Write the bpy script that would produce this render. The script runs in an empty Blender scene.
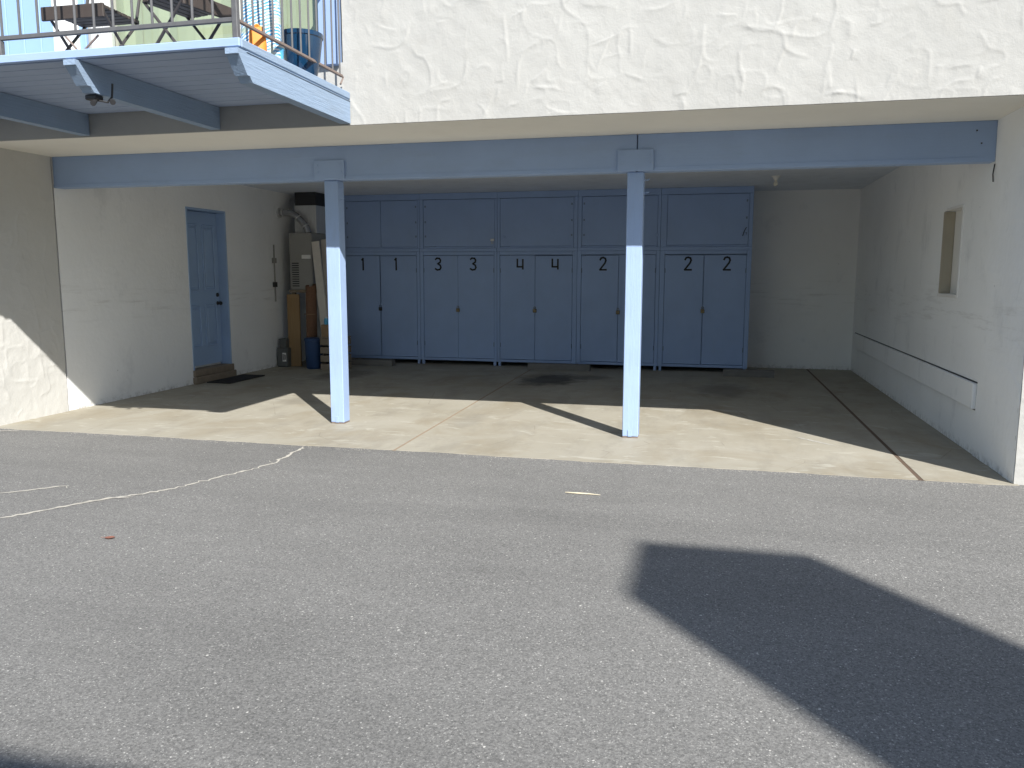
import bpy, bmesh, math, random
import numpy as np
from mathutils import Vector, Matrix

random.seed(7)
SC = bpy.context.scene
COL = SC.collection

# ------------------------------------------------------------------ camera
cam_d = bpy.data.cameras.new('camera')
cam_d.sensor_width = 36.0
cam_d.lens = 28.400
cam_d.clip_end = 2000.0
cam = bpy.data.objects.new('camera', cam_d)
COL.objects.link(cam)
YAW, PIT, ROLL = 0.24033, 0.13591, 0.00129
fw = Vector((-math.sin(YAW) * math.cos(PIT), math.cos(YAW) * math.cos(PIT), -math.sin(PIT)))
rt0 = Vector((math.cos(YAW), math.sin(YAW), 0))
up0 = rt0.cross(fw)
rt = rt0 * math.cos(ROLL) + up0 * math.sin(ROLL)
up = up0 * math.cos(ROLL) - rt0 * math.sin(ROLL)
rot = Matrix((rt, up, -fw)).transposed()
cam.matrix_world = Matrix.Translation((0.3899, -7.3514, 1.5)) @ rot.to_4x4()
SC.camera = cam

# ------------------------------------------------------------------ sky, sun, exposure
SUN_EL = 37.8
SUN_AZ = 142.1            # from +Y towards +X
world = bpy.data.worlds.new('World')
SC.world = world
world.use_nodes = True
wnt = world.node_tree
sky = wnt.nodes.new('ShaderNodeTexSky')
sky.sky_type = 'NISHITA'
sky.sun_disc = False
sky.sun_elevation = math.radians(SUN_EL)
sky.sun_rotation = math.radians(SUN_AZ)
sky.air_density = 1.0
sky.dust_density = 0.6
wnt.links.new(sky.outputs[0], wnt.nodes['Background'].inputs[0])
wnt.nodes['Background'].inputs[1].default_value = 0.088

sun_d = bpy.data.lights.new('sun', 'SUN')
sun_d.energy = 4.4
sun_d.angle = math.radians(0.53)
sun_d.color = (1.0, 0.975, 0.93)
sun = bpy.data.objects.new('sun', sun_d)
COL.objects.link(sun)
ce = math.cos(math.radians(SUN_EL))
to_sun = Vector((math.sin(math.radians(SUN_AZ)) * ce, math.cos(math.radians(SUN_AZ)) * ce, math.sin(math.radians(SUN_EL))))
sun.rotation_euler = (-to_sun).to_track_quat('-Z', 'Y').to_euler()
sun.location = (8, -12, 14)

SC.view_settings.view_transform = 'Standard'
SC.view_settings.look = 'None'
SC.view_settings.gamma = 1.0
SC.view_settings.use_curve_mapping = False
SC.view_settings.exposure = 0.90
SC.render.engine = 'CYCLES'
SC.cycles.max_bounces = 10
SC.cycles.diffuse_bounces = 6

# ------------------------------------------------------------------ geometry helpers
class G:
    """collects shapes for ONE mesh object"""
    def __init__(s):
        s.v = []; s.f = []
    def add(s, vs, fs):
        o = len(s.v)
        s.v += [tuple(p) for p in vs]
        s.f += [tuple(i + o for i in f) for f in fs]
        return s
    def box(s, lo, hi, bev=0.0, m=None):
        lo = Vector(lo); hi = Vector(hi)
        c = (lo + hi) / 2; h = (hi - lo) / 2
        b = min(bev, min(h) * 0.9)
        if b <= 0:
            vs = [Vector((c.x + h.x * i, c.y + h.y * j, c.z + h.z * k)) for i in (-1, 1) for j in (-1, 1) for k in (-1, 1)]
            fs = [(0, 1, 3, 2), (4, 6, 7, 5), (0, 4, 5, 1), (2, 3, 7, 6), (0, 2, 6, 4), (1, 5, 7, 3)]
        else:
            bm = bmesh.new()
            bmesh.ops.create_cube(bm, size=2.0)
            for v in bm.verts:
                v.co = Vector((v.co.x * h.x, v.co.y * h.y, v.co.z * h.z)) + c
            bmesh.ops.bevel(bm, geom=list(bm.edges), offset=b, segments=1, profile=0.5, affect='EDGES', clamp_overlap=True)
            bm.verts.index_update()
            vs = [v.co.copy() for v in bm.verts]
            fs = [[v.index for v in f.verts] for f in bm.faces]
            bm.free()
        if m is not None:
            vs = [m @ v for v in vs]
        return s.add(vs, fs)
    def tube(s, pts, r, n=8, caps=True, closed=False):
        pts = [Vector(p) for p in pts]
        rs = r if isinstance(r, (list, tuple)) else [r] * len(pts)
        rings = []
        prev = None
        for i, p in enumerate(pts):
            if i == 0: t = pts[1] - pts[0]
            elif i == len(pts) - 1: t = pts[-1] - pts[-2]
            else: t = (pts[i + 1] - p).normalized() + (p - pts[i - 1]).normalized()
            t.normalize()
            if prev is None:
                a = Vector((0, 0, 1)) if abs(t.z) < 0.9 else Vector((1, 0, 0))
                x = t.cross(a).normalized()
            else:
                x = (prev - t * prev.dot(t)).normalized()
            prev = x
            y = t.cross(x)
            rings.append([p + (x * math.cos(2 * math.pi * k / n) + y * math.sin(2 * math.pi * k / n)) * rs[i] for k in range(n)])
        vs = [q for rg in rings for q in rg]
        fs = []
        for i in range(len(rings) - 1):
            for k in range(n):
                fs.append((i * n + k, i * n + (k + 1) % n, (i + 1) * n + (k + 1) % n, (i + 1) * n + k))
        if caps:
            fs.append(tuple(range(n))[::-1])
            fs.append(tuple((len(rings) - 1) * n + k for k in range(n)))
        return s.add(vs, fs)
    def lathe(s, prof, c, n=24):
        vs = []; fs = []
        for (r, z) in prof:
            for k in range(n):
                a = 2 * math.pi * k / n
                vs.append((c[0] + r * math.cos(a), c[1] + r * math.sin(a), c[2] + z))
        for i in range(len(prof) - 1):
            for k in range(n):
                fs.append((i * n + k, i * n + (k + 1) % n, (i + 1) * n + (k + 1) % n, (i + 1) * n + k))
        fs.append(tuple(range(n))[::-1])
        fs.append(tuple((len(prof) - 1) * n + k for k in range(n)))
        return s.add(vs, fs)
    def prism(s, poly, axis, a, b):
        """poly: 2D points; extruded along axis (0=x:(y,z) 1=y:(x,z) 2=z:(x,y)) from a to b"""
        def mk(p, t):
            return {0: (t, p[0], p[1]), 1: (p[0], t, p[1]), 2: (p[0], p[1], t)}[axis]
        n = len(poly)
        vs = [mk(p, a) for p in poly] + [mk(p, b) for p in poly]
        fs = [tuple(range(n))[::-1], tuple(range(n, 2 * n))] + [(i, (i + 1) % n, n + (i + 1) % n, n + i) for i in range(n)]
        return s.add(vs, fs)

def wloc(o):
    l = Vector((0, 0, 0))
    while o is not None:
        l += o.location
        o = o.parent
    return l

def link_mesh(name, verts, faces, mat, parent=None, smooth=False):
    off = wloc(parent) if parent else Vector((0, 0, 0))
    me = bpy.data.meshes.new(name)
    me.from_pydata([(v[0] - off.x, v[1] - off.y, v[2] - off.z) for v in verts], [], faces)
    bm = bmesh.new(); bm.from_mesh(me)
    bmesh.ops.recalc_face_normals(bm, faces=bm.faces)
    bm.to_mesh(me); bm.free()
    me.materials.append(mat)
    if smooth:
        me.polygons.foreach_set('use_smooth', [True] * len(me.polygons))
        try:
            me.set_sharp_from_angle(angle=math.radians(38))
        except Exception:
            pass
    me.update()
    o = bpy.data.objects.new(name, me)
    COL.objects.link(o)
    if parent: o.parent = parent
    return o

def part(name, g, mat, parent, smooth=False, label=None):
    o = link_mesh(name, g.v, g.f, mat, parent, smooth)
    if label: o['label'] = label
    return o

def thing(name, label, cat, loc, group=None):
    o = bpy.data.objects.new(name, None)
    o.empty_display_size = 0.1
    COL.objects.link(o)
    o.location = loc
    o['label'] = label; o['category'] = cat
    if group: o['group'] = group
    return o

def tag(o, label, cat, group=None):
    o['label'] = label; o['category'] = cat
    if group: o['group'] = group
    return o

def copy_child(ch, parent, dloc=(0, 0, 0)):
    c = ch.copy(); COL.objects.link(c); c.parent = parent
    c.location = Vector(ch.location) + Vector(dloc)
    return c

# ------------------------------------------------------------------ material helpers
class MT:
    def __init__(s, name, rough=0.6, spec=0.4, metal=0.0):
        s.m = bpy.data.materials.new(name); s.m.use_nodes = True
        s.nt = s.m.node_tree
        s.b = s.nt.nodes['Principled BSDF']
        s.b.inputs['Roughness'].default_value = rough
        s.b.inputs['Specular IOR Level'].default_value = spec
        s.b.inputs['Metallic'].default_value = metal
        s.tc = s.nt.nodes.new('ShaderNodeTexCoord').outputs['Object']
    def n(s, t, **kw):
        nd = s.nt.nodes.new(t)
        for k, v in kw.items():
            if k.startswith('_'): setattr(nd, k[1:], v)
            else:
                key = k.replace('__', ' ')
                if hasattr(v, 'links') or isinstance(v, bpy.types.NodeSocket): s.nt.links.new(v, nd.inputs[key])
                else: nd.inputs[key].default_value = v
        return nd
    def mapping(s, scale=(1, 1, 1), rot=(0, 0, 0), loc=(0, 0, 0)):
        return s.n('ShaderNodeMapping', Vector=s.tc, Scale=scale, Rotation=rot, Location=loc).outputs[0]
    def noise(s, scale, detail=4, rough=0.55, vec=None, dist=0.0):
        return s.n('ShaderNodeTexNoise', Vector=vec or s.tc, Scale=scale, Detail=detail, Roughness=rough, Distortion=dist).outputs['Fac']
    def voro(s, scale, vec=None, out='Distance', feature='F1'):
        return s.n('ShaderNodeTexVoronoi', _feature=feature, Vector=vec or s.tc, Scale=scale).outputs[out]
    def ramp(s, fac, stops):
        nd = s.nt.nodes.new('ShaderNodeValToRGB')
        s.nt.links.new(fac, nd.inputs[0])
        el = nd.color_ramp.elements
        while len(el) < len(stops): el.new(0.5)
        for e, (p, c) in zip(el, stops):
            e.position = p
            e.color = (c, c, c, 1) if isinstance(c, (int, float)) else (*c, 1)
        return nd.outputs[0]
    def mix(s, fac, a, b, mode='MIX'):
        nd = s.nt.nodes.new('ShaderNodeMix'); nd.data_type = 'RGBA'; nd.blend_type = mode
        def put(v, i):
            if isinstance(v, bpy.types.NodeSocket): s.nt.links.new(v, nd.inputs[i])
            elif isinstance(v, (int, float)): nd.inputs[i].default_value = v if i == 0 else (v, v, v, 1)
            else: nd.inputs[i].default_value = (*v, 1)
        put(fac, 0); put(a, 6); put(b, 7)
        return nd.outputs[2]
    def math(s, op, a, b=0.0, c=None):
        nd = s.nt.nodes.new('ShaderNodeMath'); nd.operation = op
        for i, v in enumerate((a, b, c)):
            if v is None: continue
            if isinstance(v, bpy.types.NodeSocket): s.nt.links.new(v, nd.inputs[i])
            else: nd.inputs[i].default_value = v
        return nd.outputs[0]
    def sep(s):
        return s.n('ShaderNodeSeparateXYZ', Vector=s.tc).outputs
    def col(s, c):
        if isinstance(c, bpy.types.NodeSocket): s.nt.links.new(c, s.b.inputs['Base Color'])
        else: s.b.inputs['Base Color'].default_value = (*c, 1)
        return s
    def rough(s, r):
        s.nt.links.new(r, s.b.inputs['Roughness']); return s
    def bump(s, h, strength=0.3, dist=0.01):
        nd = s.n('ShaderNodeBump', Height=h, Strength=strength, Distance=dist)
        s.nt.links.new(nd.outputs[0], s.b.inputs['Normal']); return s

def simple(name, c, rough=0.6, metal=0.0, var=0.12, scale=6.0, spec=0.4, bump=0.0):
    t = MT(name, rough, spec, metal)
    n = t.noise(scale, 5)
    t.col(t.mix(n, tuple(x * (1 - var) for x in c), tuple(min(1, x * (1 + var)) for x in c)))
    if bump: t.bump(t.noise(scale * 14, 3), bump, 0.004)
    return t.m

def stucco_mat(name, base, dirt, fine=0.35, dirt_amt=0.35):
    t = MT(name, 0.85, 0.2)
    big = t.noise(0.9, 4)
    med = t.noise(5.0, 5, 0.6)
    c = t.mix(t.ramp(big, [(0.35, 0.0), (0.7, 1.0)]), base, tuple(x * 0.93 for x in base))
    c = t.mix(t.math('MULTIPLY', t.ramp(med, [(0.52, 0.0), (0.78, 1.0)]), dirt_amt), c, dirt)
    t.col(c)
    h = t.math('ADD', t.math('MULTIPLY', t.noise(55, 4, 0.65), 0.6), t.math('MULTIPLY', t.noise(14, 3), 0.5))
    t.bump(h, fine, 0.012)
    return t.m

WHITE = (0.418, 0.414, 0.392)
M_stucco = stucco_mat('white_stucco', WHITE, (0.355, 0.345, 0.315))
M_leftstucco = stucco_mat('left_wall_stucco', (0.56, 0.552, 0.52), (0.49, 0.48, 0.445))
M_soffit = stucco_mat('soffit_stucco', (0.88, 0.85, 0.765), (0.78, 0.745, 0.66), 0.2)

def plaster_mat():
    t = MT('interior_plaster', 0.8, 0.2)
    big = t.noise(1.1, 4)
    c = t.mix(t.ramp(big, [(0.3, 0.0), (0.75, 1.0)]), (0.88, 0.885, 0.875), (0.82, 0.825, 0.815))
    scuff = t.noise(1.0, 6, 0.7, t.mapping((1.2, 1.2, 14)))
    z = t.sep()[2]
    band = t.math('MULTIPLY', t.ramp(scuff, [(0.54, 0.0), (0.66, 1.0)]), t.ramp(t.math('ABSOLUTE', t.math('SUBTRACT', z, 1.15)), [(0.0, 1.0), (0.35, 0.0)]))
    c = t.mix(t.math('MULTIPLY', band, 0.28), c, (0.33, 0.31, 0.28))
    grime = t.math('MULTIPLY', t.ramp(z, [(0.0, 1.0), (0.075, 0.0)]), t.ramp(t.noise(16, 5, 0.65), [(0.45, 0.0), (0.66, 1.0)]))
    c = t.mix(t.math('MULTIPLY', grime, 0.65), c, (0.22, 0.20, 0.17))
    patch = t.ramp(t.noise(2.6, 6, 0.7, t.mapping((1, 1, 0.6), loc=(5, 2, 1))), [(0.56, 0.0), (0.72, 1.0)])
    c = t.mix(t.math('MULTIPLY', patch, 0.45), c, (0.60, 0.61, 0.615))
    spots = t.ramp(t.voro(3.1, t.mapping((1, 1, 1))), [(0.0, 1.0), (0.035, 0.0)])
    c = t.mix(t.math('MULTIPLY', spots, 0.6), c, (0.2, 0.19, 0.18))
    t.col(c)
    t.bump(t.math('ADD', t.noise(20, 5, 0.6), t.math('MULTIPLY', t.noise(3, 3), 1.5)), 0.25, 0.012)
    return t.m
M_plaster = plaster_mat()

M_hinge = simple('hinge_paint', (0.16, 0.21, 0.30), 0.5)
BLUE = (0.32, 0.43, 0.635)
def blue_paint(name, base=BLUE, grain=(1, 1, 12), wear=0.25, rough=0.5, bump=0.25):
    t = MT(name, rough, 0.35)
    n = t.noise(2.3, 5)
    c = t.mix(n, tuple(x * 0.88 for x in base), tuple(x * 1.1 for x in base))
    g = t.noise(4.0, 6, 0.65, t.mapping(grain))
    chips = t.ramp(t.noise(11, 6, 0.7), [(0.66, 0.0), (0.72, 1.0)])
    c = t.mix(t.math('MULTIPLY', chips, wear), c, (0.55, 0.55, 0.54))
    dirt = t.ramp(t.noise(1.6, 6, 0.7, t.mapping(tuple(1 + 2 * (x == max(grain)) for x in grain), loc=(3, 1, 7))), [(0.5, 0.0), (0.8, 1.0)])
    c = t.mix(t.math('MULTIPLY', dirt, wear * 0.8), c, (0.24, 0.27, 0.31))
    t.col(c)
    t.bump(t.math('ADD', g, t.math('MULTIPLY', t.noise(60, 3), 0.25)), bump, 0.006)
    return t.m
M_blue_h = blue_paint('blue_paint_beam', grain=(1, 10, 14))
M_blue_v = blue_paint('blue_paint_post', grain=(14, 14, 1), wear=0.5, bump=0.6)
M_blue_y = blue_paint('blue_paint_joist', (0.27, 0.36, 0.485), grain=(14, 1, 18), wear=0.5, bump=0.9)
M_blue_c = blue_paint('blue_paint_cabinet', (0.305, 0.425, 0.675), grain=(3, 3, 1), wear=0.12, bump=0.1)
M_blue_door = blue_paint('blue_paint_door', (0.32, 0.45, 0.66), grain=(8, 8, 1), wear=0.1, rough=0.4, bump=0.08)
M_ceiling = blue_paint('blue_paint_ceiling', (0.74, 0.79, 0.86), grain=(1, 1, 1), wear=0.25, rough=0.75, bump=0.2)
M_blue_deck = blue_paint('blue_paint_soffit_plank', (0.34, 0.415, 0.56), grain=(1, 14, 14), wear=0.2, bump=0.3)

def asphalt_mat():
    t = MT('asphalt', 0.9, 0.25)
    base = t.mix(t.ramp(t.noise(0.45, 5, 0.6), [(0.3, 0.0), (0.72, 1.0)]), (0.112, 0.110, 0.106), (0.168, 0.165, 0.158))
    streak = t.noise(1.0, 5, 0.6, t.mapping((0.8, 3.2, 1), rot=(0, 0, 0.25)))
    base = t.mix(t.ramp(streak, [(0.42, 0.0), (0.75, 0.5)]), base, (0.188, 0.184, 0.176))
    fine = t.noise(115, 4, 0.75)
    base = t.mix(t.ramp(fine, [(0.36, 0.0), (0.64, 1.0)]), t.mix(0.48, base, (0.06, 0.059, 0.056)), t.mix(0.36, base, (0.42, 0.41, 0.385)))
    dens = t.ramp(t.noise(0.9, 4, 0.6), [(0.35, 0.0), (0.7, 0.10)])
    wn_ = t.n('ShaderNodeTexNoise', Vector=t.tc, Scale=95.0, Detail=2.0).outputs['Color']
    wv = t.n('ShaderNodeVectorMath', _operation='SCALE', Vector=wn_, Scale=0.012).outputs[0]
    warp = t.n('ShaderNodeVectorMath', _operation='ADD').outputs[0]
    t.nt.links.new(t.tc, warp.node.inputs[0]); t.nt.links.new(wv, warp.node.inputs[1])
    for sc, thr, col in ((112, 0.765, (0.50, 0.49, 0.455)), (80, 0.93, (0.60, 0.58, 0.535)), (165, 0.66, (0.36, 0.35, 0.33))):
        v = t.n('ShaderNodeTexVoronoi', _feature='F1', Vector=warp, Scale=float(sc))
        sp = t.n('ShaderNodeSeparateColor', Color=v.outputs['Color']).outputs
        pick = t.math('GREATER_THAN', t.math('ADD', sp[0], dens), thr + 0.05)
        dot = t.math('LESS_THAN', v.outputs['Distance'], t.math('ADD', t.math('MULTIPLY', sp[1], 0.30), 0.12))
        base = t.mix(t.math('MULTIPLY', t.math('MULTIPLY', pick, dot), t.math('ADD', t.math('MULTIPLY', sp[2], 0.6), 0.3)), base, col)
    wear_ = t.noise(0.6, 5, 0.6, t.mapping((0.35, 2.4, 1), rot=(0, 0, 0.12), loc=(3, 2, 0)))
    base = t.mix(t.ramp(wear_, [(0.50, 0.0), (0.75, 0.26)]), base, (0.085, 0.084, 0.081))
    stain = t.ramp(t.noise(1.7, 4, 0.5, t.mapping((1, 1, 1), loc=(4, 9, 0))), [(0.62, 0.0), (0.80, 1.0)])
    base = t.mix(t.math('MULTIPLY', stain, 0.22), base, (0.09, 0.089, 0.087))
    t.col(base)
    t.bump(t.math('ADD', t.math('MULTIPLY', fine, 0.7), t.noise(60, 3)), 0.45, 0.006)
    return t.m
M_asphalt = asphalt_mat()

def concrete_mat():
    t = MT('concrete_floor', 0.78, 0.3)
    c = t.mix(t.ramp(t.noise(0.9, 6, 0.62), [(0.3, 0.0), (0.7, 1.0)]), (0.325, 0.298, 0.237), (0.385, 0.360, 0.300))
    tan = t.ramp(t.noise(1.3, 5, 0.6, t.mapping((1, 0.7, 1), loc=(2, 5, 0)), 0.6), [(0.48, 0.0), (0.70, 1.0)])
    c = t.mix(t.math('MULTIPLY', tan, 0.75), c, (0.275, 0.235, 0.167))
    grey = t.ramp(t.noise(2.4, 6, 0.65, t.mapping((1.5, 0.5, 1), loc=(8, 1, 0))), [(0.50, 0.0), (0.75, 1.0)])
    c = t.mix(t.math('MULTIPLY', grey, 0.5), c, (0.21, 0.192, 0.157))
    pale = t.ramp(t.noise(3.1, 5, 0.65, t.mapping((1.0, 2.6, 1), loc=(1, 3, 2)), 0.8), [(0.58, 0.0), (0.66, 1.0)])
    c = t.mix(t.math('MULTIPLY', pale, 0.6), c, (0.47, 0.45, 0.385))
    # old oil drips where engines stand: (x, y, radius x, radius y, strength)
    xyz = t.sep(); wob = t.math('MULTIPLY', t.math('SUBTRACT', t.noise(5, 5, 0.65), 0.5), 1.1)
    for (ox, oy, rx, ry, k) in ((-1.80, 3.90, 0.55, 0.85, 0.88), (-1.25, 4.25, 0.35, 0.35, 0.5), (-4.9, 3.7, 0.5, 0.8, 0.55), (0.6, 3.4, 0.45, 0.8, 0.45), (-2.0, 0.45, 0.22, 0.5, 0.16), (-4.3, 1.2, 0.4, 0.3, 0.22)):
        dx = t.math('DIVIDE', t.math('SUBTRACT', xyz[0], ox), rx); dy = t.math('DIVIDE', t.math('SUBTRACT', xyz[1], oy), ry)
        rr = t.math('ADD', t.math('SQRT', t.math('ADD', t.math('MULTIPLY', dx, dx), t.math('MULTIPLY', dy, dy))), wob)
        c = t.mix(t.math('MULTIPLY', t.ramp(rr, [(0.45, 1.0), (0.95, 0.0)]), k), c, (0.055, 0.05, 0.045))
    drip = t.ramp(t.voro(7.0, t.mapping((1, 1, 1), loc=(0.3, 0.7, 0))), [(0.0, 1.0), (0.07, 0.0)])
    c = t.mix(t.math('MULTIPLY', t.math('MULTIPLY', drip, t.ramp(t.noise(1.2, 3), [(0.5, 0.0), (0.6, 1.0)])), 0.6), c, (0.09, 0.08, 0.068))
    hair = t.ramp(t.voro(0.9, t.mapping((1, 1, 0), loc=(2.2, 0.4, 0)), feature='DISTANCE_TO_EDGE'), [(0.0, 1.0), (0.004, 0.0)])
    c = t.mix(t.math('MULTIPLY', t.math('MULTIPLY', hair, t.ramp(t.noise(1.5, 2), [(0.5, 0.0), (0.58, 1.0)])), 0.5), c, (0.13, 0.115, 0.09))
    t.col(c)
    t.bump(t.math('ADD', t.noise(90, 3), t.math('MULTIPLY', t.noise(9, 4), 0.7)), 0.18, 0.006)
    t.rough(t.ramp(t.noise(2.0, 4), [(0.3, 0.62), (0.7, 0.88)]))
    return t.m
M_concrete = concrete_mat()
M_joint = simple('joint_filler', (0.125, 0.085, 0.06), 0.9, var=0.3, scale=20)
M_jointpale = simple('joint_groove_sand', (0.28, 0.22, 0.16), 0.95, var=0.35, scale=25)
M_crack = simple('crack_sand', (0.50, 0.47, 0.41), 0.95, var=0.2, scale=30)
M_wood = MT('raw_plank', 0.7)
_g = M_wood.noise(3.0, 6, 0.65, M_wood.mapping((14, 14, 0.8)), 0.8)
M_wood.col(M_wood.mix(_g, (0.24, 0.145, 0.065), (0.40, 0.27, 0.135))); M_wood.bump(_g, 0.2, 0.004); M_wood = M_wood.m
M_woodold = simple('weathered_threshold_wood', (0.24, 0.195, 0.145), 0.8, var=0.3, scale=14, bump=0.3)
M_board = simple('pale_board', (0.62, 0.58, 0.52), 0.75, var=0.15, scale=9)
M_steel = simple('galvanised_steel', (0.60, 0.60, 0.59), 0.35, metal=0.45, var=0.12, scale=12)
M_furn = simple('furnace_enamel', (0.29, 0.285, 0.265), 0.5, var=0.08)
M_dark = simple('dark_metal', (0.03, 0.03, 0.032), 0.5, var=0.2)
M_iron = simple('railing_iron', (0.125, 0.125, 0.13), 0.55, metal=0.2, var=0.25, scale=30, bump=0.1)
M_rust = simple('rusty_rail_iron', (0.20, 0.155, 0.135), 0.7, var=0.3, scale=40, bump=0.15)
M_brass = simple('aged_brass', (0.20, 0.165, 0.10), 0.5, metal=0.5, var=0.2, scale=40)
M_black = simple('black_paint', (0.012, 0.012, 0.014), 0.5, var=0.15)
M_white = simple('white_paint', (0.76, 0.75, 0.72), 0.5, var=0.05)
M_cream = simple('cream_bulb_glass', (0.72, 0.68, 0.58), 0.25, var=0.03)
M_mat = simple('doormat_rubber', (0.022, 0.022, 0.024), 0.95, var=0.3, scale=60, bump=0.5)
M_stop = simple('wheel_stop_concrete', (0.17, 0.165, 0.155), 0.9, var=0.25, scale=9, bump=0.3)
M_card = simple('cardboard', (0.30, 0.20, 0.115), 0.85, var=0.12)
M_greybox = simple('grey_case_plastic', (0.115, 0.12, 0.115), 0.6, var=0.12)
M_bluebin = simple('blue_plastic', (0.03, 0.07, 0.17), 0.5, var=0.1)
M_rug = simple('brown_rug_weave', (0.19, 0.105, 0.065), 0.95, var=0.35, scale=40, bump=0.5)
M_slat = simple('dark_brown_slat', (0.055, 0.043, 0.037), 0.6, var=0.25, scale=18, bump=0.15)
M_chair = simple('chair_frame_paint', (0.055, 0.05, 0.05), 0.5, var=0.2)
M_pot = simple('blue_glazed_ceramic', (0.007, 0.036, 0.085), 0.08, var=0.25, scale=9, spec=0.6)
M_soil = simple('potting_soil', (0.05, 0.035, 0.025), 0.95, var=0.3, scale=50, bump=0.6)
M_orange = simple('orange_bag_paper', (0.78, 0.24, 0.03), 0.6, var=0.08)
M_aqua = simple('aqua_blue_plastic', (0.10, 0.42, 0.66), 0.45, var=0.1)
M_green = simple('green_leaf', (0.06, 0.13, 0.035), 0.6, var=0.4, scale=30)
M_leafred = simple('dry_red_leaf', (0.23, 0.10, 0.07), 0.8, var=0.25, scale=60)
M_leafpale = simple('dry_pale_leaf', (0.62, 0.55, 0.40), 0.7, var=0.2, scale=60)
M_trimblue = simple('pale_blue_trim', (0.28, 0.38, 0.58), 0.5, var=0.06)
M_panelblue = simple('light_blue_panel', (0.27, 0.41, 0.62), 0.55, var=0.05)
M_frame = simple('white_window_frame', (0.58, 0.575, 0.56), 0.45, var=0.04)

def curtain_mat():
    t = MT('pale_green_blind', 0.8, 0.2)
    n = t.noise(3, 4)
    t.col(t.mix(n, (0.38, 0.405, 0.265), (0.47, 0.495, 0.345)))
    return t.m
M_curtain = curtain_mat()

def glass_mat():
    m = bpy.data.materials.new('window_glass'); m.use_nodes = True
    nt = m.node_tree; nt.nodes.remove(nt.nodes['Principled BSDF'])
    tr = nt.nodes.new('ShaderNodeBsdfTransparent'); tr.inputs[0].default_value = (0.93, 0.95, 0.94, 1)
    gl = nt.nodes.new('ShaderNodeBsdfGlossy'); gl.inputs['Roughness'].default_value = 0.03
    mx = nt.nodes.new('ShaderNodeMixShader')
    mx.inputs[0].default_value = 0.06; nt.links.new(tr.outputs[0], mx.inputs[1]); nt.links.new(gl.outputs[0], mx.inputs[2])
    nt.links.new(mx.outputs[0], nt.nodes['Material Output'].inputs[0])
    return m
M_glass = glass_mat()

def stripe_mat():
    t = MT('blue_white_striped_fabric', 0.8, 0.2)
    w = t.n('ShaderNodeTexWave', _wave_type='BANDS', _bands_direction='Z', Vector=t.mapping((1, 1, 1), rot=(0.45, 0.5, 0)), Scale=17.0, Distortion=3.0, Detail=2.0, Detail__Scale=3.0)
    c = t.ramp(w.outputs['Fac'], [(0.0, (0.66, 0.68, 0.68)), (0.45, (0.55, 0.60, 0.63)), (0.62, (0.05, 0.20, 0.38)), (1.0, (0.08, 0.33, 0.58))])
    blot = t.ramp(t.noise(9, 4, 0.6), [(0.52, 0.0), (0.60, 1.0)])
    c = t.mix(t.math('MULTIPLY', blot, 0.8), c, t.mix(t.noise(5, 3), (0.10, 0.24, 0.10), (0.68, 0.66, 0.60)))
    t.col(c); return t.m
M_stripe = stripe_mat()

# ------------------------------------------------------------------ trowelled stucco relief (real geometry)
def smooth_noise(nv, nu, cell, rng):
    gh = int(nv / cell) + 3; gw = int(nu / cell) + 3
    g = rng.random((gh, gw))
    y = np.arange(nv) / cell; x = np.arange(nu) / cell
    y0 = y.astype(int); x0 = x.astype(int)
    fy = (y - y0)[:, None]; fx = (x - x0)[None, :]
    fy = fy * fy * (3 - 2 * fy); fx = fx * fx * (3 - 2 * fx)
    a = g[y0][:, x0]; b = g[y0][:, x0 + 1]; c = g[y0 + 1][:, x0]; d = g[y0 + 1][:, x0 + 1]
    return (a * (1 - fx) + b * fx) * (1 - fy) + (c * (1 - fx) + d * fx) * fy - 0.5

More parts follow.
